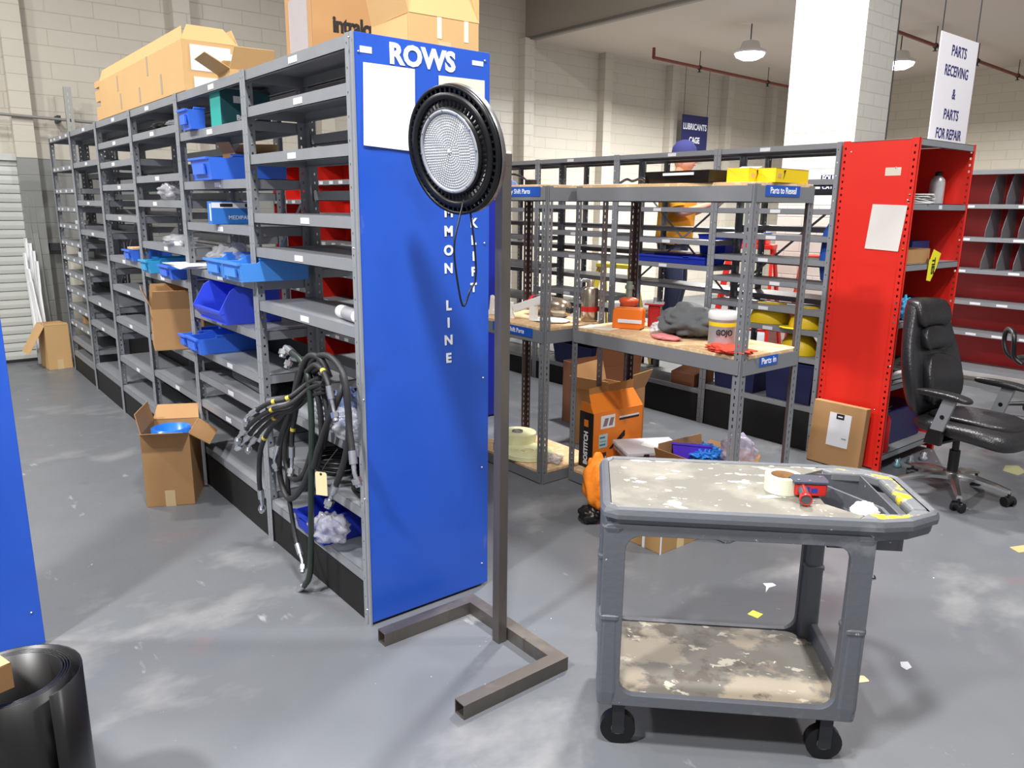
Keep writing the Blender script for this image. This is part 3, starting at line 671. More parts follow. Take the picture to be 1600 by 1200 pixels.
MB().lathe([(.010, 0), (.014, 0), (.014, .001), (.010, .001), (.010, 0)], 20, o=(.122, -.0004, .04), ax=(0, -1, 0)).box(.06, -.0015, .105, .10, 0, .135).box(.11, -.0015, .11, .13, 0, .13).build('printed_mark', MLABEL, t)
yb = (at(303, 275, 'x', -.04).y+at(331, 275, 'x', -.04).y)/2
t = thing('cardboard_flap_box', 'dark open cardboard box standing in the wide blue bin', 'box', (.11, yb, 1.675))
MB().box(-.02, -.085, 0, .19, .085, .125).build('box_body', MCARDD, t)
MB().prism([(-.085, 0), (.085, 0), (.12, .05), (-.06, .045)], .003, o=(-.02, 0, .125), ex=(0, 1, 0), ey=(-.35, 0, 1), en=(1, 0, 0)).build('flap', MCARD, t)
MB().prism([(-.02, 0), (.19, 0), (.18, .05), (.0, .04)], .003, o=(0, -.085, .125), ex=(1, 0, 0), ey=(0, -.5, .85), en=(0, 1, 0)).build('flap', MCARD, t)
t = thing('retail_box', 'upright blue and white retail box in the second bay', 'box', (.0, at(335, 340, 'x', 0).y, 1.4655))
MB().box(-.03, -.06, 0, .2, .0, .105).build('box_body', mat('blue_print_card', '2f74c9', .5), t, bevel=.001)
MB().box(-.0312, -.05, .015, -.03, -.035, .095).box(-.03, -.0612, .075, .19, -.06, .1).build('white_label', MLABEL, t)
MB().box(.01, -.0618, .08, .07, -.0612, .096).box(.13, -.0618, .08, .17, -.0612, .096).build('printed_mark', MBTXT, t); prnt(t, 'MEDIPAK', .026, (.1, -.0612, .03), FACE_NY, m=MLABEL)
t = thing('paper_stack', 'white papers overhanging the blue bins of the second and third bays', 'paper', (.03, 1.86, 1.2345))
g = MB()
for k in range(5):
    a = (k-2)*.05; g.M = Matrix.Rotation(a, 4, 'Z') @ Matrix.Translation((0, 0, k*.003)); g.box(-.12, -.17, 0, .1, .17, .0015)
g.build('sheets', MWHITE, t)
# film bags, rolls
def crumple(name, label, cat, loc, sc, material, seed=1, amp=.3, n=24, rz=0, group=None, part='film', freq=2.2, extra=None):
    t = thing(name, label, cat, loc, rz, group); g = MB(); g.sphere((0, 0, 0), 1, n)
    vs_ = []
    for p in g.v:
        q = p.normalized(); k = 1+amp*(abs(noise.noise(q*freq+V((seed, 0, 0))))*1.7-.4)+amp*.22*noise.noise(q*freq*2.3+V((0, seed, 0)))
        v = V((q.x*k*sc[0], q.y*k*sc[1], q.z*k*sc[2]+sc[2]*.93))
        v.z = max(v.z, .002+.004*abs(q.x)); vs_.append(v)
    g.v = vs_; g.build(part, material, t); return t
yb = at(258, 312, 'x', 0).y
crumple('plastic_bag', 'crumpled clear plastic bag on the upper shelf of the third bay', 'bag', (.06, yb, 1.5765), (.09, .11, .05), MCLEAR, 3)
crumple('plastic_bag', 'flat clear bag of small parts on the middle shelf of the third bay', 'bag', (.06, at(265, 380, 'x', 0).y, 1.3265), (.09, .14, .03), MCLEAR, 5)
t = thing('tape_roll', 'small white tape roll beside the flat clear bag in the third bay', 'tape', (.03, at(273, 384, 'x', 0).y, 1.3265))
MB().lathe([(.012, 0), (.03, 0), (.03, .025), (.012, .025), (.012, 0)], 20).build('roll', MWHITE, t)
t = thing('grey_tube_roll', 'dark grey foam roll lying in the second bay', 'roll', (.10, 1.33, .655+.04))
MB().lathe([(.012, -.24), (.038, -.24), (.038, .24), (.012, .24), (.012, -.24)], 24, ax=(.05, 1, 0)).build('roll', mat('grey_foam', '5d5f62', .8), t)
t = thing('cartridge_tube', 'white printed cartridge tube lying in the nearest bay', 'tube', (.05, .12, 1.143+.026))
MB().lathe([(0, -.07), (.025, -.07), (.025, .15), (.012, .155), (.012, .17), (0, .17)], 20, ax=(.12, 1, 0)).build('tube', MWHITE, t)
MB().lathe([(.0255, -.02), (.0255, .09)], 20, ax=(.12, 1, 0)).build('printed_band', mat('grey_print', '9a9aa2', .6), t)
for k, (px, py, z, s, lab) in enumerate(((109, 345, 1.37, (.08, .12, .03), 'long white carton in the farthest bay, upper'), (113, 385, 1.086, (.1, .14, .05), 'white tube box in the farthest bay, below the upper one'),
        (122, 505, .487, (.09, .13, .07), 'small brown box low in the farthest bay'), (122, 400, .946, (.1, .15, .045), 'flat white box in the farthest bay, lower middle'))):
    t = thing('small_box', lab, 'box', (.05, at(px, py, 'x', 0).y, z+.0015)); MB().box(0, -s[1]/2, 0, s[0], s[1]/2, s[2]).build('box_body', MCARD if 'brown' in lab else MWHITE, t, bevel=.001)
crumple('dark_cable_bundle', 'dark cable bundle on the top shelf of the fourth bay', 'cable', (.08, 2.3, 1.9605), (.08, .2, .022), MRUBBER, 9)
crumple('parts_pile', 'pile of small metal pins on the top shelf of the third bay', 'parts', (.06, 2.1, 1.9605), (.05, .14, .02), MZINC, 12)
crumple('clear_film', 'clear film sheet lying in the second bay behind the light blue bins', 'film', (.12, 1.55, 1.2305), (.1, .2, .07), MCLEAR, 15)
# ------------------------------------------------------------------ hydraulic hoses
HX = -.05
def hp(px, py, dx=0.): return at(px, py, 'x', HX+dx)
def hose(label, pts, r=.0105, f0=None, f1=None, bands=(), material=MHOSE, closed=False):
    """pts: (px,py,dx). fittings f0/f1: direction code"""
    P = [hp(*p) for p in pts]; base = P[0].copy(); t = thing('hydraulic_hose', label, 'hose', base, group='hydraulic hoses hanging on the nearest bay')
    Q = [p-base for p in P]; MB().tube(Q, r, 10, 7).build('hose', material, t)
    S = spline(Q, 7)
    for b in bands:
        i = int(b*(len(S)-2)); d = (S[i+1]-S[i]).normalized(); MB().cyl(S[i]-d*.007, S[i]+d*.007, r*1.10, n=10).build('yellow_band', mat('pale_yellow_band', 'd8c04a', .5), t)
    for end, on in ((0, f0), (-1, f1)):
        if not on: continue
        p = S[end]; q = S[1] if end == 0 else S[-2]; d = (p-q).normalized()
        g = MB(); g.cyl(p-d*.035, p+d*.012, r*1.3, n=12).cyl(p+d*.012, p+d*.03, r*.8, n=10)
        e = p+d*.03; bend = (d*.5+V((random.uniform(-.5, .5), random.uniform(-.6, .6), -.6))).normalized()
        g.tube([e, e+d*.012, e+d*.018+bend*.014], r*.75, 8, 3); k = e+d*.018+bend*.014
        g.cyl(k, k+bend*.02, r*1.55, n=6, smooth=False).cyl(k+bend*.02, k+bend*.032, r*1.1, n=12)
        g.build('crimp_fitting', MZINC, t)
    return t
hose('thick black hose hanging to the floor with elbow end and green shine', [(452, 547, 0), (478, 575, -.01), (486, 640, -.02), (487, 720, -.03), (486, 800, -.03), (486, 870, -.03), (482, 905, -.04), (470, 918, -.05)], .0125, 1, 1, material=mat('green_black_hose', '26312c', .35))
hose('black hose looping lowest beneath the bundle', [(515, 590, 0), (500, 560, -.01), (478, 562, -.02), (460, 620, -.03), (440, 690, -.03), (437, 740, -.03), (450, 778, -.03), (470, 765, -.03), (490, 720, -.02), (512, 660, 0), (522, 620, .01)], .0125)
hose('black hose swinging out to the left and down with yellow band', [(505, 600, .0), (480, 600, -.01), (450, 640, -.04), (425, 665, -.06), (408, 700, -.07), (405, 745, -.07), (408, 775, -.06)], .011, None, 1, (.62,))
hose('black hose sticking out farthest left with twin elbow fittings', [(500, 590, .0), (480, 600, -.02), (450, 622, -.08), (420, 630, -.13), (395, 645, -.16)], .0095, None, 1, (.55, .72))
hose('black hose sticking out left just below the farthest one', [(505, 600, .0), (482, 608, -.02), (452, 632, -.08), (425, 640, -.12), (400, 655, -.15), (380, 675, -.17)], .0095, None, 1, (.62,))
hose('thin black hose sticking out left with white crimp', [(505, 606, .0), (480, 615, -.01), (455, 638, -.06), (430, 645, -.10), (405, 662, -.13), (386, 684, -.15)], .0095, None, 1)
hose('thin black hose sticking out left, lowest of the four', [(505, 612, .0), (482, 622, -.01), (460, 640, -.04), (436, 648, -.08), (412, 668, -.11), (396, 688, -.13)], .0095, None, 1, (.7,))
hose('black hose arching over the right side down to a chrome end', [(475, 600, -.01), (490, 562, -.01), (512, 556, -.01), (532, 575, -.01), (542, 610, -.01), (545, 660, -.01), (550, 700, -.015), (552, 720, -.02)], .0115, None, 1)
hose('black hose with yellow band ending in a swivel at mid height', [(480, 580, -.03), (492, 570, -.035), (505, 580, -.04), (513, 600, -.045), (517, 618, -.045)], .0095, None, 1, (.55,))
hose('black hose running down inside the bundle to a chrome swivel', [(465, 580, -.01), (458, 620, -.02), (446, 660, -.03), (436, 690, -.04), (432, 705, -.045)], .0095, None, 1)
hose('short black hose hanging at bundle centre with chrome tee', [(470, 590, -.02), (463, 640, -.03), (457, 675, -.035), (456, 700, -.04), (456, 710, -.04)], .0095, None, 1, (.5,))
hose('black hose dropping behind the tag to the lower shelf', [(535, 585, 0), (543, 630, -.0), (545, 680, 0), (538, 720, -.0), (528, 750, -.01), (522, 765, -.01)], .0125, None, 1)
hose('black hose hanging low beside the bay post with steel end', [(455, 640, -.01), (450, 700, -.01), (450, 760, -.01), (455, 800, -.015), (462, 840, -.02), (468, 862, -.025)], .0095, None, 1)
hose('black hose loop inside the bundle, inner left', [(500, 575, .01), (478, 590, 0), (462, 630, -.01), (448, 680, -.02), (446, 720, -.02), (458, 748, -.02), (475, 740, -.01), (488, 700, 0)], .0115)
hose('black hose crossing the bundle down to the right', [(470, 570, .01), (490, 600, 0), (500, 640, 0), (502, 690, 0), (495, 730, 0)], .0115)
hose('black hose crossing the bundle down to the left', [(538, 590, .01), (530, 620, -.02), (512, 660, -.03), (498, 700, -.03), (490, 730, -.03)], .0115)
hose('rearmost black hose loop against the nearest bay', [(462, 560, .02), (480, 565, .02), (500, 600, .02), (512, 650, .02), (505, 700, .02)], .0105, 1)
t = thing('manila_tag', 'manila paper tag hanging on the hoses', 'tag', hp(502, 756, -.07))
MB().prism([(-.024, -.045), (.024, -.045), (.024, .04), (.018, .046), (-.018, .046), (-.024, .04)], .0008, ex=(.55, -.83, 0), ey=(0, 0, 1), en=(.8, .55, 0)).build('card', mat('manila_card', 'e6d6a8', .7), t)
MB().tube([(0, 0, .04), (.02, 0, .07), (.07, .0, .12)], .0012, 5, 3).lathe([(0, .001), (.005, .001), (.005, 0)], 12, o=(0, 0, .038), ax=(-.8, -.55, 0)).build('string', MDARKM, t)
crumple('plastic_bag', 'crumpled clear bag of fittings among the hoses', 'bag', (.05, .16, .70), (.09, .12, .055), MCLEAR, 21, amp=.35)
crumple('plastic_bag', 'clear bag of fittings in the bottom blue bin', 'bag', (.0, .30, .24), (.07, .1, .055), MCLEAR, 22, amp=.35)
crumple('plastic_bag', 'clear bag with blue parts high behind the hoses', 'bag', (.09, .28, .70), (.08, .1, .08), mat('blue_tint_film', '7f95c8', .15, alpha=.7), 24, amp=.5)
for k, (y, z) in enumerate(((.45, .7), (.14, .4625), (.5, .4625))):
    t = thing('coiled_hose', ('grey coil of tubing on the shelf behind the hoses', 'black coiled hose on lower shelf near the ROWS panel', 'black coiled hose on lower shelf behind the bundle')[k], 'hose', (.13, y, z+.002))
    g = MB()
    for j in range(3): g.tube([(math.cos(i*math.pi/6)*.085, math.sin(i*math.pi/6)*.12, .012+j*.02) for i in range(13)], .009, 8, 2)
    g.build('coil', mat('grey_tubing', '8f949a', .5) if k == 0 else MRUBBER, t)
# ------------------------------------------------------------------ lamp on its steel stand
q = V((.346, -.395, 0))
t = thing('lamp_stand', 'raw steel floor stand with U-shaped base holding the round lamp', 'stand', (q.x, q.y, 0))
def tubebox(a, b, w=.05, T=.003, open0=False):
    a, b = V(a), V(b); d = (b-a).normalized(); up = V((0, 0, 1)) if abs(d.z) < .9 else V((1, 0, 0)); sd = d.cross(up).normalized(); u = sd.cross(d); g = MB(); h = w/2
    for n_, m_ in ((sd, u), (-sd, -u), (u, -sd), (-u, sd)):
        o1 = n_*h; g.add([a+o1-m_*h, b+o1-m_*h, b+o1+m_*h, a+o1+m_*h], [(0, 1, 2, 3)])
        o2 = n_*(h-T); g.add([a+o2-m_*(h-T), b+o2-m_*(h-T), b+o2+m_*(h-T), a+o2+m_*(h-T)], [(3, 2, 1, 0)])
        for e in (a, b): g.add([e+o1-m_*h, e+o1+m_*h, e+o2+m_*(h-T), e+o2-m_*(h-T)], [(0, 1, 2, 3)])
    return g
w = .05
yl, yr, xe = .245, -.265, -.385
tubebox((xe+.01, yl, .025), (w/2+.03, yl, .025)).build('base_leg', MRAW, t)
tubebox((xe, yr, .025), (w/2+.03, yr, .025)).build('base_leg', MRAW, t)
tubebox((.03, yr-.0, .0252), (.03, yl, .0252)).build('base_bar', MRAW, t)
tubebox((.0-.02, -.0, .001), (.0-.02, .0, 1.69), w=.037).build('pole', MRAW, t)
tubebox((.0, 0, 1.709), (-.09, 0, 1.709), w=.037).build('arm', MRAW, t)
LC = V((.135, -.385, 1.726)); LN = V((-.965, -.16, -.20)).normalized()
t = thing('high_bay_lamp', 'round black finned high bay lamp with clear dimpled lens', 'light', LC)
RL = .192
def ringbox(r0, r1, z0, z1): return [(r0, z0), (r1, z0), (r1, z1), (r0, z1), (r0, z0)]
MBLK = mat('black_cast_housing', '17181a', .38, .3)
MB().lathe(ringbox(RL-.009, RL, -.014, .006), 64, ax=LN).build('outer_ring', MBLK, t)
MB().lathe(ringbox(RL-.042, RL-.022, -.012, .010), 64, ax=LN).build('inner_ring', MBLK, t)
MB().lathe([(RL-.072, .016), (RL-.064, .014), (RL-.060, -.012), (RL-.072, -.012)], 64, ax=LN).lathe(ringbox(RL-.072, RL-.064, -.012, .016), 64, ax=LN).build('inner_ring', MBLK, t)
sd = LN.cross(V((0, 0, 1))).normalized(); uu = sd.cross(LN)
g = MB()
for k in range(54):
    a = 2*math.pi*k/54; d = sd*math.cos(a)+uu*math.sin(a); g.bar(d*(RL-.068)-LN*.002, d*(RL-.006)-LN*.002, .006, .012, up=LN)
g.build('heat_sink_fins', MBLK, t)
MB().lathe([(RL+.001, -.012), (RL+.002, -.028), (RL-.01, -.036), (RL-.03, -.02), (RL-.012, -.012)], 64, ax=LN).build('back_rim', mat('silver_rim', 'a7a7ab', .3, .8), t)
MB().lathe([(0, -.10), (.06, -.10), (.075, -.085), (.08, -.02), (RL-.075, -.014), (RL-.07, -.004), (0, -.003)], 40, ax=LN).build('driver_housing', MBLK, t)
ML = mat('clear_lens', 'c9ccd2', .2, 0, .02, coat=.6); ML.node_tree.nodes['Principled BSDF'].inputs['Specular IOR Level'].default_value = .7
g = MB().lathe([(0, .012), (.113, .012), (.1131, -.002), (0, -.002)], 48, ax=LN)
MB().lathe([(.1125, .001), (.1125, .018), (RL-.070, .018), (RL-.065, .010), (RL-.065, .001), (.1125, .001)], 48, ax=LN).build('lens_frame', mat('lens_frame_grey', '9fa3aa', .25, 0, .02, coat=.5), t)
g.build('lens', ML, t)
g = MB()
for ring in range(1, 15):
    r = ring*.0076; n = max(6, int(2*math.pi*r/.0082))
    for k in range(n):
        a = 2*math.pi*k/n; c = (sd*math.cos(a)+uu*math.sin(a))*r
        g.lathe([(.0036, .012), (.0026, .0148), (0, .0156)], 6, o=c, ax=LN)
g.lathe([(.007, .012), (.005, .018), (0, .019)], 12, ax=LN)
ob = g.build('lens_dimples', ML, t)
g = MB()
for k in range(12):
    a = 2*math.pi*k/12; g.cyl((sd*math.cos(a)+uu*math.sin(a))*.119+LN*.017, (sd*math.cos(a)+uu*math.sin(a))*.119+LN*.021, .003, n=8)
g.build('lens_screws', MZINC, t)
MB().bar((.058, .015, -.02), (.085, .01, -.02), .05, .05).build('mount_bracket', MBLK, t)
cb = [at(725, 312, 'y', -.40), at(718, 340, 'y', -.41), at(710, 380, 'y', -.42), at(712, 420, 'y', -.42), at(723, 478, 'y', -.42), at(734, 455, 'y', -.42), at(743, 435, 'y', -.42), at(742, 390, 'y', -.42), at(736, 340, 'y', -.41), at(733, 318, 'y', -.40)]
MB().tube([p-LC for p in cb], .0032, 8, 5).build('power_cord', MRUBBER, t)
# ------------------------------------------------------------------ utility cart
CA = math.radians(-44.5)
ct = thing('utility_cart', 'worn grey plastic two-shelf utility cart with paint splatters', 'cart', (.215, -1.028, 0), CA)
LT, WT = .715, .42     # u along, v across
ZTOP = .765
# top tray with raised lip
out = rrect(-.02, -.02, LT+.02, WT+.02, .045, 5)
def offs(poly, k, cx=LT/2, cy=WT/2):
    return [(x+(cx-x)/abs(cx-x)*k if abs(cx-x) > 1e-6 else x, y+(cy-y)/abs(cy-y)*k if abs(cy-y) > 1e-6 else y) for x, y in poly]
def handle_outline(e=0.):
    return [(-.02+e, .03), (-.012+e, .0+e), (.02, -.02+e), (.72, -.02+e), (.80-e*.3, .0+e), (.882-e, .055+e*.3), (.897-e, .08), (.897-e, WT-.08), (.882-e, WT-.055-e*.3), (.80-e*.3, WT-e), (.72, WT+.02-e), (.02, WT+.02-e), (-.012+e, WT-e), (-.02+e, WT-.03)]
def rings(spec): return [[V((x, y, z)) for x, y in handle_outline(e)] for e, z in spec]
g = MB(); g.loft(rings([(.012, ZTOP-.062), (.008, ZTOP-.034), (-.006, ZTOP-.030), (-.006, ZTOP-.018), (.0, ZTOP-.004), (.010, ZTOP+.001), (.022, ZTOP-.004)]), caps=False, smooth=False)
g.build('rim', MCART, ct, recalc=True)
# deck surface up to the pocket
deck = [(-.0+.004, .03), (.012, .006), (.03, .0), (.66, .0), (.68, .02), (.60, .10), (.60, .34), (.68, WT-.02), (.66, WT), (.03, WT), (.012, WT-.006), (.004, WT-.03)]
MB().prism(deck, .012, o=(0, 0, ZTOP-.017), ex=(1, 0, 0), ey=(0, 1, 0), en=(0, 0, 1)).build('top_shelf', MCARTTOP, ct)
MYS = splat('grey_plastic_yellow_paint', '74777b', [('e0c81e', 7, .53, .05, (1, 1, 1)), ('d8d8d4', 26, .64, .03, (1, 1, 1))], .5, 0, .06)
# handle end: side arms and the grip bar, leaving an opening
MB().prism([(.66, -.0), (.72, -.004), (.80, .012), (.868, .062), (.876, .085), (.83, .085), (.80, .05), (.70, .045)], .03, o=(0, 0, ZTOP-.034), ex=(1, 0, 0), ey=(0, 1, 0), en=(0, 0, 1)).build('handle_arm', MYS, ct, bevel=.006)
MB().prism([(.66, WT), (.72, WT+.004), (.80, WT-.012), (.868, WT-.062), (.876, WT-.085), (.83, WT-.085), (.80, WT-.05), (.70, WT-.045)], .03, o=(0, 0, ZTOP-.034), ex=(1, 0, 0), ey=(0, 1, 0), en=(0, 0, 1)).build('handle_arm', MYS, ct, bevel=.006)
MB().box(.825, .085, ZTOP-.034, .876, WT-.085, ZTOP-.002).build('handle', MYS, ct, bevel=.012, seg=3)
# holder pocket
g = MB(); zf = ZTOP-.11
g.box(.60, .045, zf, .79, WT-.045, zf+.004); g.box(.60, .04, zf, .604, WT-.04, ZTOP-.018); g.box(.60, .04, zf, .80, .044, ZTOP-.012); g.box(.60, WT-.044, zf, .80, WT-.04, ZTOP-.012)
g.prism([(.785, .04), (.79, .04), (.79, WT-.04), (.785, WT-.04)], .1, o=(0, 0, zf), ex=(1, 0, 0), ey=(0, 1, 0), en=(0, 0, 1))
g.prism([(.60, .34), (.605, .34), (.76, .10), (.76, .044), (.75, .044), (.75, .095)], .09, o=(0, 0, zf+.012), ex=(1, 0, 0), ey=(0, 1, 0), en=(0, 0, 1))
g.build('tool_pocket', MCART, ct)
# apron and lower frame
ap = [(-.012, -.012), (LT+.01, -.012), (LT+.01, WT+.012), (-.012, WT+.012)]
g = MB(); T = .006
def side_panel(v, s):
    """long side: legs flow into apron and base with rounded corners"""
    o = rrect(-.015, .15, LT-.005, ZTOP-.05, .02, 3); i = rrect(.046, .185, LT-.065, ZTOP-.082, .045, 6)
    return o, i
def ringprism(o, i, d, org, ex, ey, en):
    g = MB(); n = len(o)
    # pair outer/inner by angle
    cx = sum(p[0] for p in i)/len(i); cy = sum(p[1] for p in i)/len(i)
    N = 64; oo = []; ii = []
    def hit(poly, a):
        dx, dy = math.cos(a), math.sin(a); best = 0
        for k in range(len(poly)):
            x1, y1 = poly[k]; x2, y2 = poly[(k+1) % len(poly)]; den = dx*(y2-y1)-dy*(x2-x1)
            if abs(den) < 1e-12: continue
            tt = ((x1-cx)*(y2-y1)-(y1-cy)*(x2-x1))/den; ss = ((x1-cx)*dy-(y1-cy)*dx)/den
            if tt > 0 and -1e-6 <= ss <= 1+1e-6: best = max(best, tt)
        return (cx+dx*best, cy+dy*best)
    an = sorted(set([math.atan2(p[1]-cy, p[0]-cx) for p in list(o)+list(i)])); 
    oo = [hit(o, a) for a in an]; ii = [hit(i, a) for a in an]; N = len(an)
    org, ex, ey, en = V(org), V(ex), V(ey), V(en)
    P = [org+ex*a+ey*b for a, b in oo]+[org+ex*a+ey*b for a, b in ii]; P += [p+en*d for p in P]
    f = []
    for k in range(N):
        j = (k+1) % N
        f += [(k, j, N+j, N+k), (2*N+k, 3*N+k, 3*N+j, 2*N+j), (k, 2*N+k, 2*N+j, j), (N+k, N+j, 3*N+j, 3*N+k)]
    return g.add(P, f)
for v, en in ((-.014, (0, 1, 0)), (WT+.014, (0, -1, 0))):
    o, i = side_panel(v, 1)
    ringprism(o, i, .022, (0, v, 0), (1, 0, 0), (0, 0, 1), en).build('side_frame', MCART, ct, bevel=.002, recalc=True)
for z0, z1 in ((.155, .235), (ZTOP-.11, ZTOP-.05)):
    MB().box(-.012, .0, z0, .01, WT, z1).build('end_rail', MCART, ct, bevel=.003)
    MB().box(LT-.03, .0, z0, LT-.008, WT, z1).build('end_rail', MCART, ct, bevel=.003)
for (u0, v0, u1, v1) in ((-.02, -.018, .042, .05), (LT-.062, -.018, LT, .05), (-.02, WT-.05, .042, WT+.018), (LT-.062, WT-.05, LT, WT+.018)):
    s = 1 if v0 < .2 else -1; vo = v0 if s > 0 else v1; vi = v1 if s > 0 else v0
    g = MB()
    def leg_ring(z, k): 
        a, b = (u0+k, u1-k)
        return [V((a, vo+s*.012, z)), V((a+.012, vo, z)), V((b-.012, vo, z)), V((b, vo+s*.012, z)), V((b, vo+s*.02, z)), V((b-.05, vi, z)) if u0 > .3 else V((b-.012, vo+s*.028, z)), V((a+.012, vi, z)) if u0 < .3 else V((b-.02, vi, z)), V((a, vi, z)) if u0 < .3 else V((a+.045, vo+s*.03, z))]
    def lr(z, k):
        a, b = u0+k, u1-k; q = rrect(a, min(vo, vi)+k, b, max(vo, vi)-k, .014, 3); return [V((x, y, z)) for x, y in q]
    g.loft([lr(.15, .004), lr(.19, .001), lr(.42, .003), lr(.425, .0005), lr(.435, .0005), lr(.44, .005), lr(.68, .006), lr(ZTOP-.06, .0)], smooth=False)
    g.build('leg', MCART, ct, recalc=True)
MB().box(.0, .008, .165, LT-.02, WT-.008, .18).build('bottom_shelf', MCARTLOW, ct)
for (u, v) in ((.05, .03), (LT-.07, .03), (.05, WT-.03), (LT-.07, WT-.03)):
    c0 = MB(); c0.cyl((u, v-.014, .052), (u, v+.014, .052), .052, n=24); c = c0.build('caster_wheel', MRUBBER, ct)
    MB().cyl((u, v-.0155, .052), (u, v+.0155, .052), .02, n=16).build('hub', mat('grey_hub', '6a6a6e', .5), c)
    MB().box(u-.018, v-.021, .04, u+.018, v-.017, .14).box(u-.018, v+.017, .04, u+.018, v+.021, .14).box(u-.03, v-.026, .138, u+.03, v+.026, .152).build('caster_fork', MDARKM, c)
# tape gun and paper ball on the cart
def cl(px, py, z): return at(px, py, 'z', z)
p = cl(1222, 765, ZTOP-.004)
t = thing('tape_roll', 'wide clear packing tape roll lying on cart top beside the red dispenser', 'tape', (p.x+.0, p.y+.0, ZTOP-.0045))
MTP = mat('cream_tape_roll', 'e8ecd2', .35)
MB().lathe([(.036, 0), (.052, 0), (.052, .048), (.036, .048), (.036, 0)], 36, smooth=False).build('roll', MTP, t); MB().lathe([(.034, .001), (.036, .001), (.036, .047), (.034, .047), (.034, .001)], 36).build('core', MCARDD, t)
p = cl(1262, 776, ZTOP-.004)
t = thing('tape_dispenser', 'red and grey handheld tape dispenser lying on cart top', 'tape dispenser', (p.x, p.y, ZTOP-.004), math.radians(-43))
MRD = mat('red_dispenser', 'c9231d', .35)
MB().prism([(-.035, -.012), (.045, -.012), (.052, .0), (.052, .04), (.03, .05), (-.03, .045), (-.045, .02)], .034, o=(0, 0, .006), ex=(1, 0, 0), ey=(0, 1, 0), en=(0, 0, 1)).build('body', MRD, t, bevel=.003)
MB().prism([(-.045, -.014), (.05, -.014), (.056, .0), (.056, .05), (-.03, .055), (-.05, .03)], .008, o=(0, 0, .041), ex=(1, 0, 0), ey=(0, 1, 0), en=(0, 0, 1)).build('side_plate', mat('blue_grey_plate', '4b5566', .3, .3), t, bevel=.002)
g = MB()
for x, y in ((-.03, .0), (.0, -.005), (.04, .03)): g.cyl((x, y, .049), (x, y, .0515), .004, n=10)
g.build('screws', MZINC, t)
MB().tube([(-.02, -.012, .026), (-.024, -.045, .022), (-.03, -.08, .02)], .0135, 12, 4).build('handle', mat('dark_grip', '4f5358', .5), t)
MB().lathe([(.006, 0), (.0165, 0), (.0165, .02), (.0145, .02), (.006, .004), (.006, 0)], 20, o=(-.0265, -.062, .021), ax=(-.16, -.98, -.05)).tube([(-.0205, -.012, .0375), (-.0245, -.045, .0335), (-.027, -.065, .033)], .005, 8, 3).build('red_trim', MRD, t)
MB().box(-.02, -.0124, .014, .0, -.0118, .034).box(.004, -.0124, .016, .022, -.0118, .03).build('blue_marks', mat('blue_print', '2c3c9c', .5), t)
crumple('crumpled_paper', 'crumpled white paper wad in the holder at the cart handle end', 'paper', (cl(1352, 792, ZTOP).x, cl(1352, 792, ZTOP).y, ZTOP-.045), (.036, .036, .03), MWHITE, 31, amp=.25, n=16, part='wad')
# ------------------------------------------------------------------ things on the storage racks
ZM = .9085; ZB = .0755; ZR = 1.6805
MMET = mat('brushed_can_metal', 'b9aa98', .25, .85, .06)
t = thing('metal_canister', 'shiny horizontal metal canister with red cap on the left rack', 'canister', (1.87, 1.08, ZM+.062), 0)
MB().lathe([(0, -.16), (.035, -.16), (.05, -.13), (.06, -.11), (.06, .04), (.05, .06), (.058, .075), (.058, .16), (0, .16)], 28, ax=(.1, 1, 0)).build('can', MMET, t)
MB().lathe([(0, .155), (.05, .155), (.052, .2), (.03, .215), (0, .215)], 24, ax=(.1, 1, 0)).build('cap', MGLOVE, t)
MB().lathe([(0, -.16), (.02, -.16), (.02, -.19), (0, -.19)], 16, ax=(.1, 1, 0)).build('collar', MDARKM, t)
t = thing('metal_canister', 'upright brass and steel canister behind the brown rack post', 'canister', (1.93, .82, ZM), 0)
MB().lathe([(0, .001), (.045, .001), (.05, .01), (.05, .19), (.04, .2), (.02, .205), (.02, .24), (0, .24)], 28).build('can', MMET, t)
MB().lathe([(.0505, .06), (.0505, .09)], 28).build('band', MGLOVE, t)
MB().tube([(-.0, .0, .235), (-.05, .02, .24), (-.06, .02, .2)], .012, 8, 4).build('nozzle', MZINC, t)
t = thing('motor_housing', 'orange cylindrical motor housing on the right rack beside the dark post', 'motor', (2.06, .63, ZM), 0)
MB().lathe([(0, .001), (.055, .001), (.055, .02), (.05, .024), (.05, .12), (.056, .124), (.056, .14), (.03, .15), (0, .15)], 28).build('body', mat('orange_red_paint', 'd4562a', .4), t)
MB().lathe([(.0515, .03), (.0515, .036)], 28).lathe([(.0515, .1), (.0515, .106)], 28).build('bands', MDARKM, t)
MB().cyl((0, 0, .15), (0, 0, .24), .018, n=14).cyl((0, 0, .2), (0, 0, .22), .026, n=14).build('shaft', mat('greenish_steel', '9fae9c', .3, .7), t)
p = (2.09, .46)
t = thing('flanged_pump', 'dark red square-flanged pump standing on the right rack', 'pump', (p[0], p[1], ZM), math.radians(35))
MR = mat('dark_red_paint', 'a0161c', .35)
MB().box(-.033, -.033, .001, .033, .033, .125).build('body', MR, t, bevel=.008)
MB().box(-.052, -.052, .125, .052, .052, .135).build('flange', MR, t, bevel=.002)
MB().box(-.05, -.05, .1352, .05, .05, .1358).cyl((0, 0, .1355), (0, 0, .165), .009, n=12).build('machined_face', MZINC, t)
P = at(985, 514, 'z', ZM)
t = thing('first_aid_box', 'rounded orange plastic case with white stripe on the right rack', 'case', (P.x, P.y+.02, ZM), math.radians(-62))
MB().prism(rrect(-.085, 0, .085, .115, .02), .075, o=(0, -.03, 0), ex=(1, 0, 0), ey=(0, .12, 1), en=(0, 1, 0)).build('case', mat('orange_case', 'f27a1e', .4), t, bevel=.008)
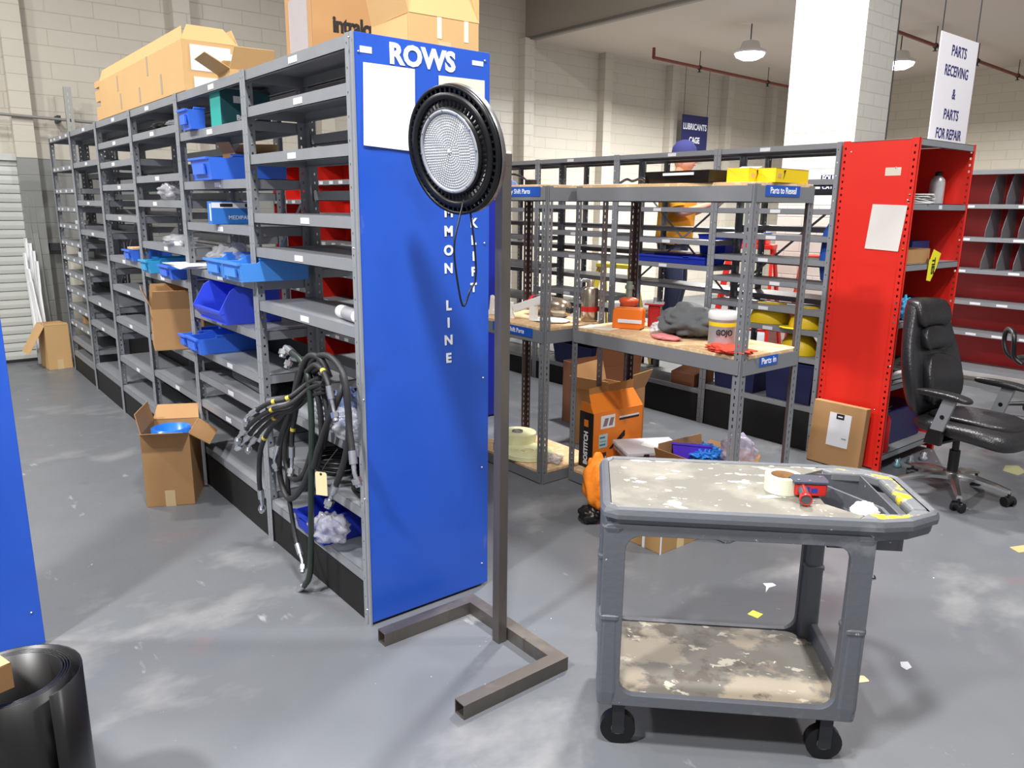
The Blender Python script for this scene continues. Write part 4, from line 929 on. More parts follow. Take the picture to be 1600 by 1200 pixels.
MB().box(-.05, -.032, .035, .084, -.0295, .055).build('stripe', MLABEL, t); MB().box(-.082, -.025, .0, .082, .04, .006).build('base', MBLACK, t)
crumple('plastic_bag', 'crumpled white plastic bag beside the orange case on the right rack', 'bag', (1.93, .27, ZM), (.05, .09, .035), mat('milky_film', 'e6dfe3', .3, alpha=.85), 41, amp=.4, rz=math.radians(-60))
crumple('plastic_packet', 'flat red and white packet lying in front of the grey jacket', 'packet', (1.80, .13, ZM), (.045, .09, .014), mat('red_white_packet', 'e88a90', .4), 43, amp=.2)
crumple('cloth_jacket', 'crumpled dark grey jacket heaped on the right rack', 'jacket', (1.99, .12, ZM), (.14, .18, .085), mat('dark_grey_cloth', '5c5f62', .9, 0, .15, 20, .2, 300), 45, amp=.34, n=34, part='cloth', freq=1.9)
t = thing('hand_cleaner_tub', 'white GOJO tub with yellow bands behind the rack corner post', 'tub', (1.80, -.215, ZM), 0)
MB().lathe([(0, .002), (.062, .002), (.066, .01), (.066, .145), (.069, .147), (.069, .16), (.064, .162)], 36).build('tub', mat('tub_grey_label', 'b9bcc0', .35), t)
MB().lathe([(.0664, .012), (.0664, .03)], 36).lathe([(.0664, .118), (.0664, .137)], 36).build('yellow_band', MYEL, t)
MB().lathe([(.07, .15), (.072, .155), (.072, .178), (.066, .186), (0, .186)], 36).build('lid', mat('white_lid', 'e8e8e6', .35), t)
a0 = math.radians(-48)
prnt(t, 'GOJO', .036, (-.0685*math.cos(math.radians(42))*1., -.0685*math.sin(math.radians(42)), .09), (math.pi/2, 0, math.radians(-48)), bold=.0012, sx=.8)
crumple('safety_vest', 'folded fluorescent orange red vest draped over the rack edge', 'vest', (1.75, -.30, ZM), (.065, .11, .022), mat('fluoro_red', 'f0523c', .6), 47, amp=.4, part='cloth')
crumple('tissue_paper', 'thin white paper lying on the left rack deck', 'paper', (1.75, .95, ZM), (.1, .12, .008), MWHITE, 48, amp=.2)
t = thing('paper_sheet', 'white paper sheet lying on the right rack near the post', 'paper', (1.80, .60, ZM), math.radians(15))
MB().box(-.07, -.1, .0005, .07, .1, .0015).build('sheet', mat('cream_sheet', 'f0ead8', .7), t)
def bracketpiece(label, loc, rz, k):
    t = thing('styrofoam_part', label, 'packing', loc, rz)
    if k == 0: MB().prism([(-.05, 0), (.05, 0), (.04, .02), (.01, .03), (.008, .10), (-.012, .12), (-.02, .03), (-.055, .02)], .05, ex=(1, 0, 0), ey=(0, 0, 1), en=(0, 1, 0)).build('foam_piece', MWHITE, t, bevel=.004)
    if k == 1: MB().bar((-.13, 0, .06), (.12, .0, .15), .04, .045).box(-.012, -.02, .001, .028, .02, .09).build('foam_piece', MWHITE, t, bevel=.004)
    if k == 2: MB().prism([(-.03, 0), (.03, 0), (.015, .05), (.025, .10), (-.025, .10), (-.015, .05)], .03, ex=(1, 0, 0), ey=(0, 0, 1), en=(0, 1, 0)).build('foam_piece', MWHITE, t, bevel=.004)
bracketpiece('white foam packing piece at left end of the left rack, behind the lamp pole', (1.62, 1.36, ZM), math.radians(-60), 0)
bracketpiece('long slanting white foam piece propped on the left rack', (1.66, 1.02, ZM), math.radians(-75), 1)
bracketpiece('short white foam piece under the slanting one', (1.60, 1.16, ZM), math.radians(-50), 2)
# rack tops
t = thing('metal_tray', 'black open metal tray upside on top of the right rack', 'tray', (1.86, .02, ZR), math.radians(-96))
g = MB(); w, d, h = .42, .30, .055
g.box(-w/2, -d/2, .001, w/2, d/2, .004).prism([(-d/2, .002), (-d/2-.02, h), (-d/2-.017, h), (-d/2+.003, .002)], w, o=(-w/2, 0, 0), ex=(0, 1, 0), ey=(0, 0, 1), en=(1, 0, 0))
g.prism([(d/2, .002), (d/2+.02, h), (d/2+.017, h), (d/2-.003, .002)], w, o=(-w/2, 0, 0), ex=(0, 1, 0), ey=(0, 0, 1), en=(1, 0, 0))
g.box(-w/2, -d/2-.015, .001, -w/2+.003, d/2+.015, h).box(w/2-.003, -d/2-.015, .001, w/2, d/2+.015, h)
g.build('tray', mat('black_brown_metal', '2e2623', .4, .5), t)
MB().box(-.08, -.172, .034, .12, -.168, .046).build('white_label', MLABEL, t)
for k, (x, y, w, d, lab) in enumerate(((1.80, -.265, .10, .11, 'small yellow metal box on right rack top, nearer the tray'), (1.98, -.33, .30, .13, 'long yellow metal box on right rack top, at the end corner'))):
    t = thing('yellow_box', lab, 'box', (x, y, ZR), math.radians(4))
    g = MB().box(-w/2, -d/2, .001, w/2, d/2, .004)
    for a_ in ((-w/2, -d/2, -w/2+.003, d/2), (w/2-.003, -d/2, w/2, d/2), (-w/2, -d/2, w/2, -d/2+.003), (-w/2, d/2-.003, w/2, d/2)): g.box(a_[0], a_[1], .001, a_[2], a_[3], .062)
    g.build('tin', MYEL, t, bevel=.002)
    MB().box(-w/2+.02, -d/2-.001, .02, -w/2+.05, -d/2, .04).build('worn_label', MCARDL, t)
    MB().prism([(-.01, -.02), (.004, 0), (-.006, .018), (.012, .02), (.0, -.0)], .001, o=(-w/2+.075 if k else .02, -d/2-.001, .035), ex=(1, 0, 0), ey=(0, 0, 1), en=(0, -1, 0)).build('printed_mark', MBTXT, t)
t = thing('paper_sheet', 'white paper lying over the small yellow box', 'paper', (1.84, -.26, ZR+.064), .4, tilt=(0, -.12)); MB().box(-.06, -.045, 0, .08, .045, .0015).build('sheet', MWHITE, t)
t = thing('power_plug', 'black cable with plug lying on top of the left rack', 'cable', (1.60, .98, ZR))
MB().tube([(-.05, .22, .03), (-.03, .14, .06), (-.0, .08, .045), (.01, .04, .02)], .006, 8, 5).build('cord', MRUBBER, t); MB().box(-.01, -.01, .001, .035, .045, .03).build('plug', MBLACK, t, bevel=.004)
t = thing('cable_coil', 'small black cable end on rack top between the posts', 'cable', (1.86, .46, ZR))
MB().tube([(0, .09, .012), (.01, .05, .03), (0, .0, .02), (.01, -.05, .034), (.0, -.09, .02)], .007, 8, 5).build('cord', MRUBBER, t)
t = thing('blue_cloth', 'blue cloth scrap on top of the left rack', 'cloth', (1.56, 1.1, ZR)); MB().prism([(-.05, 0), (.05, 0), (.03, .02), (-.02, .03)], .12, ex=(1, 0, 0), ey=(0, 0, 1), en=(0, 1, 0)).build('scrap', mat('light_blue_cloth', '6f8fd8', .8), t, bevel=.005)
t = thing('paper_sheet', 'long white paper strip on the rack top beams', 'paper', (1.80, .58, ZR+.0), math.radians(8)); MB().box(-.08, -.15, .0005, .06, .1, .002).build('sheet', MWHITE, t)
# bottom decks
t = thing('tubing_coil', 'flat coil of pale yellow tubing lying on the left rack bottom deck', 'coil', (1.66, 1.04, ZB))
MYT = mat('pale_yellow_tubing', 'dfe0b4', .3, 0, .1, 30)
g = MB()
for j in range(3):
    for i in range(11):
        r = .045+i*.0105; g.tube([(r*math.cos(k*math.pi/10), r*math.sin(k*math.pi/10), .006+j*.0095) for k in range(21)], .0054, 6, 1, caps=False)
g.build('coil', MYT, t)
t = thing('tape_reel', 'wide cream reel with hub hole standing behind the flat tubing coil', 'reel', (1.74, 1.24, ZB))
MB().lathe([(.03, .001), (.12, .001), (.12, .085), (.03, .085), (.03, .001)], 40, smooth=False).build('reel', MYT, t)
MB().lathe([(.03, .0), (.035, .0), (.035, .095), (.03, .095), (.03, 0)], 24).build('hub', mat('grey_hub2', '77776f', .5), t)
t = thing('cable_clip', 'small black box on the left rack bottom deck near the lamp pole', 'box', (1.56, 1.22, ZB)); MB().box(-.012, -.025, .001, .012, .025, .05).build('box_body', MBLACK, t, bevel=.003)
crumple('plastic_film', 'clear film scrap on the left rack bottom deck', 'film', (1.70, .86, ZB), (.06, .07, .02), MCLEAR, 51, amp=.5)
# orange nailer carton
A0 = at(919, 733, 'z', ZB); A1 = at(1019, 716, 'z', ZB)
A0 = V((1.775, .60, ZB)); az = math.radians(-3)
wb, db = .40, .115; hb = rise(A0, 647)
t = thing('nailer_carton', 'orange BOSTITCH carton with open top on the right rack bottom deck', 'box', (A0.x+.0, A0.y, ZB), az)
T = .004
MB().box(0, 0, .001, wb, T, hb).box(0, db-T, .001, wb, db, hb).box(wb-T, 0, .001, wb, db, hb).box(0, 0, .001, wb, db, T).build('carton_body', MORANGE, t)
MB().box(-.001, -.001, .001, .003, db+.001, hb-.003).build('black_end', mat('black_card', '1c181a', .5), t)
MB().prism([(0, 0), (wb, 0), (wb-.03, .115), (.02, .115)], .003, o=(0, .004, hb), ex=(1, 0, 0), ey=(0, .52, .85), en=(0, .85, -.52)).build('flap', MORANGE, t)
MB().prism([(0.02, 0), (wb-.03, 0), (wb-.02, .05), (.02, .035)], .003, o=(0, .004+.115*.52, hb+.115*.85), ex=(1, 0, 0), ey=(0, .1, .99), en=(0, .99, -.1)).build('flap', mat('orange_card_inside', 'a8733e', .8), t)
MB().prism([(0, 0), (db, 0), (db*.8, .06), (.02, .06)], .003, o=(.0, 0, hb), ex=(0, 1, 0), ey=(-.2, 0, .98), en=(1, 0, 0)).build('flap', MORANGE, t)
# text baseline runs up the narrow end, letters lean to the aisle
ex_, ey_, ez_ = V((0, 0, 1)), V((0, 1, 0)), V((-1, 0, 0))
Mt = Matrix((( ex_.x, ey_.x, ez_.x, -.0022), (ex_.y, ey_.y, ez_.y, db*.48), (ex_.z, ey_.z, ez_.z, hb*.36), (0, 0, 0, 1)))
text('printed_text', 'BOSTITCH', .046, MWTXT, t, (0, 0, 0), M=Mt, bold=.002, sx=.92)
MB().box(-.0022, .04, hb*.74, -.001, .075, hb*.86).build('orange_logo', MORANGE, t)
f = -.0012
MB().box(.06, f, hb*.70, .17, 0, hb*.93).build('white_label', MLABEL, t)
MB().prism([(.075, .74), (.105, .74), (.12, .88), (.09, .88)], .0008, o=(0, f-.0002, 0), ex=(1, 0, 0), ey=(0, 0, hb), en=(0, -1, 0)).prism([(.12, .74), (.15, .74), (.163, .88), (.135, .88)], .0008, o=(0, f-.0002, 0), ex=(1, 0, 0), ey=(0, 0, hb), en=(0, -1, 0)).build('printed_picture', mat('grey_print2', '88787c', .6), t)
MB().box(.05, f, hb*.36, .115, 0, hb*.60).build('blue_label', mat('pale_blue_label', 'b8dbe4', .6), t); 
MB().box(.055, f-.0006, hb*.53, .095, f, hb*.56).box(.055, f-.0006, hb*.40, .10, f, hb*.43).box(.055, f-.0006, hb*.47, .105, f, hb*.48).build('label_lines', mat('print_blue', '4a7f8c', .6), t)
MB().box(.205, f, hb*.84, .365, 0, hb*.87).build('printed_band', MLABEL, t); MB().box(.205, f, hb*.80, .365, 0, hb*.835).build('printed_band', MBTXT, t)
MB().prism([(.13, .32), (.245, .60), (.255, .60), (.255, .50), (.15, .31)], .0008, o=(0, f, 0), ex=(1, 0, 0), ey=(0, 0, hb), en=(0, -1, 0)).box(.195, f, hb*.35, .215, 0, hb*.39).box(.235, f, hb*.30, .265, 0, hb*.36).box(.17, f, hb*.34, .176, 0, hb*.38).build('printed_picture', MBTXT, t)
MB().box(.055, f, hb*.10, .11, 0, hb*.27).build('printed_text_block', mat('maroon_print', '46232a', .6), t)
text('printed_text', 'No', .03, MWTXT, t, (.078, f-.001, hb*.16), FACE_NY, bold=.001); MB().box(.1, f-.0008, hb*.12, .106, f, hb*.2).build('printed_mark', MWTXT, t)
# cartons behind
t = carton('tall open brown carton behind the orange carton, with yellow paper label', (2.45, 1.12, 0), math.radians(12), .38, .32, .38, {'s': 25, 'w': 40, 'n': 10}, MCARD, flen={'s': .14, 'w': .13, 'n': .15})
MB().box(-.05, -.1615, .12, .1, -.1605, .24).build('white_label', mat('yellowed_label', 'd8c890', .6), t)
t = carton('large dark brown carton farther behind the orange carton', (2.75, 1.5, 0), math.radians(-5), .45, .35, .46, {'s': 8, 'e': 20}, mat('red_brown_cardboard', '8a5a3c', .8))
t = thing('grey_case', 'flat grey plastic case with white paper on its lid beside the orange carton', 'case', (2.00, .37, ZB+.115), math.radians(-28))
MB().box(-.17, -.13, .001, .17, .13, .03).build('case_base', mat('case_brownish', '9c8e8e', .5), t, bevel=.006); MB().box(-.175, -.135, .031, .175, .135, .055).build('lid', mat('light_grey_plastic', 'c8c8ce', .4), t, bevel=.006)
MB().box(-.08, -.14, .02, -.05, -.135, .045).build('latch', MDARKM, t); MB().box(.05, -.14, .02, .08, -.135, .045).build('latch', MDARKM, t)
tq = thing('flat_box', 'flat brown box under the grey plastic case', 'box', (2.00, .37, ZB), math.radians(-28)); MB().box(-.16, -.12, .001, .16, .12, .113).build('box_body', mat('red_brown_cardboard', '8a5a3c', .8), tq, bevel=.003)
t2 = thing('paper_sheet', 'torn white paper on the lid of the grey case', 'paper', (2.04, .36, ZB+.1715), 0)
MB().prism([(-.08, -.04), (0, -.07), (.09, -.03), (.08, .06), (.0, .07), (-.09, .03)], .0015, ex=(1, 0, 0), ey=(0, 1, 0), en=(0, 0, 1)).build('sheet', MWHITE, t2)
t = carton('low open brown carton holding purple crate and blue straps', (1.97, -.05, ZB), math.radians(-3), .36, .36, .17, {'s': 62, 'e': 40, 'w': 25, 'n': 6}, MCARD, flen={'s': .07, 'e': .08, 'w': .10, 'n': .10})
t = thing('purple_crate', 'tilted purple blue plastic bin inside the low carton', 'bin', (1.96, .04, ZB+.09), math.radians(35), tilt=(.0, .28))
g = MB(); g.loft([[V((x*k, y*k, z)) for x, y in ((-.09, -.1), (.09, -.1), (.09, .1), (-.09, .1))] for k, z in ((.78, .0), (1, .17), (1.06, .17), (1.06, .16), (1.02, .16), (.97, .168), (.75, .01))], smooth=False)
g.build('bin_body', mat('purple_plastic', '5a35d8', .4), t, recalc=True)
crumple('strap_bundle', 'bundle of bright blue plastic strapping in the purple bin', 'straps', (1.99, -.02, ZB+.18), (.075, .08, .04), mat('bright_blue_strap', '2c8cf0', .35), 61, amp=.7, n=24, part='straps', freq=5)
crumple('plastic_bag', 'big clear plastic bag rising from the low carton', 'bag', (2.08, -.16, ZB+.17), (.085, .095, .09), mat('clear_bag_lilac', 'd8d0e8', .1, alpha=.5), 62, amp=.35, n=24)
# carton and vest in front of the rack, behind the cart
t = carton('brown carton on the floor behind the cart, under the orange vest', (1.50, -.135, 0), 0, .29, .29, .22, {}, mat('tan_carton', 'a98556', .8), open_top=False)
MB().box(-.146, -.146, .0, -.137, -.1445, .22).box(-.146, -.05, 0, -.1445, -.035, .22).build('white_tape', MLABEL, t)
MVO = mat('fluoro_orange', 'ff8a1e', .7, 0, .1, 14, .3, 40)
crumple('safety_vest', 'fluorescent orange vest heaped beside the carton behind the cart', 'vest', (1.40, .17, .07), (.07, .08, .145), MVO, 64, amp=.28, n=26, part='cloth', freq=1.6)
crumple('black_trousers', 'black cloth under the orange vest on the floor behind the cart', 'cloth', (1.36, .19, .0), (.05, .06, .045), MBLACK, 66, amp=.3, part='cloth', freq=1.8)
crumple('orange_cloth', 'orange cloth lying over the carton toward the grey case', 'vest', (1.53, .06, .222), (.12, .14, .05), MVO, 65, amp=.3, part='cloth', freq=1.8)
# carton leaning on the red end unit
a1, b1 = at(1265, 715, 'z', 0), at(1337, 737, 'z', 0)
t = thing('flat_carton', 'flat sealed carton with white label leaning on the red end unit', 'box', (3.235, -.10, 0), math.radians(-90), tilt=(0, 0))
t.rotation_euler = (0, 0, 0); 
g = MB(); h = .40; lean = .03
P = [(3.225, .085), (3.225, -.255)]
Mloc = Matrix.Translation((-.055, 0, 0)) @ Matrix.Rotation(.09, 4, 'Y')
g.M = Mloc; g.box(-.0, -.17, .005, .055, .17, h); g.build('carton_body', MCARD, t, bevel=.004)
g = MB(Mloc); g.box(-.0012, -.085, h*.33, 0, .055, h*.85).build('white_label', MLABEL, t)
g = MB(Mloc); g.box(-.002, -.04, h*.76, -.0012, .01, h*.845).build('black_mark', MBTXT, t)
g = MB(Mloc); g.box(-.0018, -.07, h*.46, -.0012, -.04, h*.48).build('printed_lines', mat('grey_print', '9a9aa2', .6), t)
g = MB(Mloc); g.box(-.0024, -.03, h*.79, -.002, .0, h*.81).build('printed_mark', MWTXT, t)
# ------------------------------------------------------------------ red end unit
RX0, RX1, RY0, RY1, RH = 3.33, 4.09, -.331, .118, 1.967
t = thing('red_shelving_unit', 'tall bright red closed-side shelving unit at the row end, paper on its side', 'shelving', (RX0, RY0, 0))
def perf_side(x, nrm):
    g = MB(); D = RY1-RY0
    g.perf((x, 0, 0), (0, 1, 0), nrm, .045, RH, [.022], .011, .014, .0385, start=.03)
    g.perf((x, D-.045, 0), (0, 1, 0), nrm, .045, RH, [.028], .011, .014, .0385, start=.03)
    g.box(min(x, x+nrm[0]*.003), .044, .01, max(x, x+nrm[0]*.003), D-.044, 1.25); g.box(min(x-.001, x+nrm[0]*.003), .044, 1.247, max(x-.001, x+nrm[0]*.003), D-.044, RH-.01)
    return g
perf_side(0, (1, 0, 0)).build('side_panel', MRED, t)
perf_side(RX1-RX0, (-1, 0, 0)).build('side_panel', MRED, t)
MB().box(.0, -.0, 0, .022, .002, RH).build('front_flange', MRED, t); MB().box(RX1-RX0-.022, 0, 0, RX1-RX0, .002, RH).build('front_flange', MRED, t)
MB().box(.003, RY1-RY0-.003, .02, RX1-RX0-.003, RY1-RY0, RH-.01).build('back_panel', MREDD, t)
for (x, y) in ((1330, 238), (1400, 262), (1418, 313), (1403, 575), (1366, 640)):
    p = at(x, y, 'x', RX0-.001)-t.location; p.y = min(max(p.y, .01), .43); MB().lathe([(0, .003), (.004, .002), (.005, 0)], 8, o=p, ax=(-1, 0, 0)).build('bolt', MZINC, t)
def tray(par, x0, x1, y0, y1, z, lip=.038, name='shelf'):
    return MB().box(x0, y0, z-.003, x1, y1, z).box(x0, y0, z-lip, x1, y0+.003, z).box(x0, y0, z-lip, x1, y0+.014, z-lip+.002).box(x0, y1-.003, z-lip, x1, y1, z).build(name, MSTEEL, par)
RZ = [RH-.004, 1.607, 1.257, .92, .54, .10]
for z in RZ: tray(t, .004, RX1-RX0-.004, .004, RY1-RY0-.006, z)
MB().box(.36, .0028, 1.607-.03, .40, .004, 1.607-.008).build('shelf_label', MLABEL, t)
st = [at(x, y, 'x', RX0-.002) for x, y in ((1384, 262), (1407, 274))]
MB().box(-.0015, st[1].y-RY0, st[1].z, -.0003, st[0].y-RY0, st[0].z).build('small_label', mat('worn_label2', 'e6dcd0', .6), t)
paper('worn white paper taped on the side of the red end unit', [(1364, 319), (1418, 321), (1404, 393), (1352, 388)], 'x', RX0-.002, mat('old_paper', 'e6e3e0', .7), n=(-1, 0, 0), curl=.006)
def on_red(px, z, dy=.05): p = at(px, 600, 'y', RY0+dy); return V((p.x, RY0+dy, z+.001))
def xat(px, py, dy): return at(px, py, 'y', RY0+dy).x
t = thing('metal_bottle', 'silver white metal bottle with black cap in the red unit', 'bottle', (3.97, RY0+.15, 1.608))
MB().lathe([(0, .001), (.042, .001), (.044, .006), (.044, .13), (.04, .15), (.022, .17), (.018, .175)], 28).build('bottle_body', mat('satin_white_metal', 'd4d4d8', .25, .5), t); MB().lathe([(.02, .172), (.02, .195), (.012, .2), (0, .2)], 20).build('cap', MBLACK, t)
t = thing('paper_pile', 'loose white papers and folders on the top shelf of the red unit', 'papers', (3.56, RY0+.1, 1.608))
g = MB()
for k in range(6): g.M = Matrix.Translation((.03*k-.07, .0, k*.008)) @ Matrix.Rotation(.15*k-.4, 4, 'Z') @ Matrix.Rotation(.06*(k % 3), 4, 'Y'); g.box(-.1, -.08, .0, .09, .1, .004)
g.build('sheets', MWHITE, t)
crumple('crumpled_film', 'crumpled clear wrap beside the papers in the red unit', 'film', (3.44, RY0+.17, 1.608), (.07, .07, .07), MCLEAR, 71, amp=.5)
t = carton('small open carton on the second shelf of the red unit', (3.56, RY0+.12, 1.258), 0, .30, .18, .085, {'s': 20}, MCARD, flen={'s': .0}, tape=False)
t = thing('yellow_box', 'small yellow printed box standing in the small carton of the red unit', 'box', (3.60, RY0+.17, 1.265)); MB().box(-.045, -.02, 0, .045, .02, .14).build('box_body', MYEL, t); MB().box(-.02, -.021, .08, .02, -.02, .12).build('printed_mark', MBTXT, t)
t = thing('caution_sign', 'yellow warning tag hanging over the shelf edge of the red unit', 'tag', (3.69, RY0-.004, 1.24), 0, tilt=(0, .35))
MB().prism([(-.045, .09), (.06, .10), (.05, .0), (.02, -.09), (-.03, -.10), (-.06, .0)], .002, ex=(1, 0, 0), ey=(0, 0, 1), en=(0, -1, 0)).build('card', mat('bright_yellow', 'f4ec2c', .5), t)
text('lettering', 'TIES', .055, MBTXT, t, (0, -.003, 0), (math.pi/2, math.radians(70), 0), bold=.002)
t = thing('blue_box', 'blue cardboard parts box on the second shelf of the red unit', 'box', (3.93, RY0+.24, 1.258)); MB().box(-.13, -.06, 0, .11, .06, .12).build('box_body', mat('mid_blue_card', '2058a8', .5), t, bevel=.002); MB().box(-.1, -.061, .04, .02, -.06, .052).box(.03, -.061, .03, .07, -.06, .06).build('printed_lines', mat('pale_blue_print', '5c90cc', .6), t)
t = thing('spray_bottle_cluster', 'dark glove and tools heap on the third shelf of the red unit', 'tools', (3.66, RY0+.15, .921))
crumple('dark_gloves', 'heap of dark gloves on the third shelf of the red unit', 'gloves', (3.80, RY0+.17, .921), (.15, .09, .06), mat('dark_glove', '1f1d20', .8), 73, amp=.5, part='cloth')
bpy.data.objects.remove(t)
crumple('blue_gloves', 'light blue gloves hanging at the third shelf edge of the red unit', 'gloves', (3.50, RY0+.05, .921), (.05, .05, .07), mat('nitrile_blue', '3fa8dc', .5), 74, amp=.4, part='cloth')
crumple('tool_heap', 'dark heap of tools on the fourth shelf of the red unit', 'tools', (3.70, RY0+.2, .541), (.22, .11, .06), mat('tool_dark', '2c2624', .6), 75, amp=.6, part='tools')
t = thing('white_pipe', 'white plastic pipe lying across the fourth shelf of the red unit', 'pipe', (3.52, RY0+.04, .541+.05)); MB().cyl((-.12, 0, .0), (.24, .0, .0), .012, n=12).cyl((-.1, .02, -.03), (.2, .02, -.03), .014, n=12).build('pipe', MWHITE, t)
t = thing('fire_extinguisher', 'red fire extinguisher with white label standing in the red unit', 'extinguisher', (3.425, RY0-.0+.045, .101))
MB().lathe([(0, .001), (.035, .001), (.038, .008), (.038, .20), (.03, .225), (.014, .24), (.012, .25)], 24).build('cylinder', mat('extinguisher_red', 'c8141c', .3), t)
MB().lathe([(.0385, .08), (.0385, .19)], 12, a0=2.6, a1=4.9).build('white_label', MLABEL, t); MB().box(-.012, -.012, .245, .012, .012, .27).bar((-.02, 0, .27), (.06, 0, .285), .012, .006).bar((0, 0, .26), (.05, 0, .26), .01, .005).build('valve', MBLACK, t)
MB().tube([(.015, 0, .255), (.045, .01, .22), (.045, .01, .1)], .007, 8, 4).build('hose', MRUBBER, t)
for k, (px, py, c) in enumerate(((1432, 705, '7fa6b0'), (1452, 690, '8a8e98'), (1475, 690, 'c0c4cc'))):
    P = at(px, py, 'z', .0); 
    t = thing('small_bottle', ('pale green small clamp on the floor below the red unit', 'grey caster part on the floor below the red unit', 'silver part on the floor below the red unit')[k], 'parts', (3.5+.14*k, RY0-.03-.02*k, .001), .3*k)
    MB().lathe([(0, 0), (.02, 0), (.024, .02), (.012, .03), (.016, .05), (0, .055)], 14).build('body', mat('part_%d' % k, c, .3, .4), t); MB().tube([(0, 0, .04), (.03, 0, .05), (.05, .01, .02)], .006, 8, 4).build('lever', MZINC, t)
t = thing('blue_container', 'dark blue container on the bottom shelf of the red unit', 'container', (3.76, RY0+.2, .101)); MB().box(-.24, -.12, 0, .26, .13, .22).build('box_body', mat('navy_plastic', '141d52', .4), t, bevel=.01)
# ------------------------------------------------------------------ pigeonhole unit at right
DX, DY0, DY1, DH = 6.55, -1.3, .95, 1.93
t = thing('pigeonhole_unit', 'red backed shelving with grey vertical dividers at the right edge', 'shelving', (DX, DY0, 0)); D = .32
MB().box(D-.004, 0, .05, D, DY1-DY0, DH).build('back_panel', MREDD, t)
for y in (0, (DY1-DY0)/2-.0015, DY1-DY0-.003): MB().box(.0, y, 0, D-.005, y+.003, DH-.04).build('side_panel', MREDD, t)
zs = [DH, 1.63, 1.335, 1.045, .755, .47, .14]
for z in zs:
    for h_ in (0, 1):
        y0 = .004+h_*(DY1-DY0)/2; y1 = y0+(DY1-DY0)/2-.008
        s = MB().box(.001, y0, z-.003, D-.006, y1, z).box(.0, y0, z-.038, .003, y1, z).build('shelf', MSTEEL, t)
        if .3 < z < DH:
            for f in ((.3, .7) if z > 1 else (.15, .35, .55, .8)): MB().box(-.001, y0+(y1-y0)*f-.045, z-.03, 0, y0+(y1-y0)*f+.045, z-.01).build('shelf_label', MLABEL, s)
for (z0, z1) in ((1.63, DH-.04), (1.335, 1.59), (1.045, 1.295)):
    for k in range(1, 14):
        y = .004+k*.134
        if abs(y-(DY1-DY0)/2) < .02: continue
        MB().prism([(.0, 0), (D-.01, 0), (D-.01, z1-z0), (.10, z1-z0), (.0, (z1-z0)*.25)], .002, o=(0, y, z0), ex=(1, 0, 0), ey=(0, 0, 1), en=(0, 1, 0)).build('divider', MSTEEL, t)
for k, (y, h_, c) in enumerate(((-.02, .12, 'c8c0b0'), (-.10, .16, 'e8e8e8'), (-.16, .10, '2a6a3a'))):
    t = thing('stood_book', ('beige thin book', 'white tall book', 'green short book')[k]+' standing on the lower shelf of the pigeonhole unit', 'book', (DX+.03, y, .7555)); MB().box(0, -.012, 0, .18, .012, h_).build('cover', mat('book_%d' % k, c, .6), t); MB().box(.003, -.009, .002, .182, .009, h_+.001).build('pages', MWHITE, t)
# ------------------------------------------------------------------ office chair
def swivel_base(t, n=5, R=.29, metal=MCHROME, a0=0):
    MB().lathe([(0, .085), (.04, .085), (.05, .10), (.045, .135), (.03, .14), (0, .14)], 24).build('hub', metal, t)
    for k in range(n):
        a = a0+2*math.pi*k/n; d = V((math.cos(a), math.sin(a), 0)); s = V((-d.y, d.x, 0))
        g = MB(); r_ = []
        for f, w, z, h in ((.03, .026, .112, .026), (.12, .024, .115, .022), (.22, .018, .098, .018), (R, .014, .080, .014)):
            c = d*f+V((0, 0, z)); r_.append([c+s*x*w+V((0, 0, y*h)) for x, y in ((-1, -.6), (1, -.6), (1, .2), (.6, .8), (-.6, .8), (-1, .2))])
        g.loft(r_, smooth=False); l = g.build('base_leg', metal, t, recalc=True)
        c = d*(R-.005); cc = MB()
        q = V((math.cos(a+.9), math.sin(a+.9), 0)); 
        for sg in (-1, 1): cc.cyl(c+q*sg*.012+V((0, 0, .027)), c+q*sg*.030+V((0, 0, .027)), .027, n=18)
        cc.cyl(c+V((0, 0, .03)), c+V((0, 0, .075)), .008, n=8); cc.cyl(c-q*.012+V((0, 0, .034)), c+q*.012+V((0, 0, .034)), .024, n=14)
        cc.build('caster', MBLACK, l)
fw = math.radians(-98)
t = thing('office_chair', 'black leather high-back office chair with grey arms and polished base', 'chair', (3.28, -.76, 0), fw)
swivel_base(t, a0=.35)
MB().cyl((0, 0, .13), (0, 0, .26), .028, n=20).build('gas_lift_cover', MBLACK, t); MB().cyl((0, 0, .25), (0, 0, .37), .018, n=16).build('gas_lift', MBLACK, t)
MB().box(-.12, -.10, .345, .13, .10, .372).build('mechanism', MBLACK, t, bevel=.008)
MB().bar((.03, -.08, .355), (.02, -.22, .35), .014, .01).cyl((.02, -.22, .35), (.02, -.26, .35), .012, n=10).build('tilt_lever', MBLACK, t)
def pad(rings_, name, mat_, par, sub=1):
    return MB().loft(rings_).build(name, mat_, par, recalc=True, sub=sub)
def slab_ring(x, wy, z0, z1, n=18, bulge=.5):
    out = []
    for k in range(n):
        a = 2*math.pi*k/n; c, s = math.cos(a), math.sin(a)
        out.append(V((x, wy*(abs(c)**bulge)*(1 if c > 0 else -1), (z0+z1)/2+(z1-z0)/2*(abs(s)**.7)*(1 if s > 0 else -1))))
    return out
off = .07
pad([slab_ring(x+off, w_, z0, z1) for x, w_, z0, z1 in ((-.25, .12, .40, .43), (-.23, .20, .375, .46), (-.12, .245, .37, .465), (.0, .255, .37, .468), (.12, .255, .365, .475), (.2, .245, .355, .47), (.27, .22, .35, .445), (.30, .14, .365, .41))], 'seat', MLEATH, t)
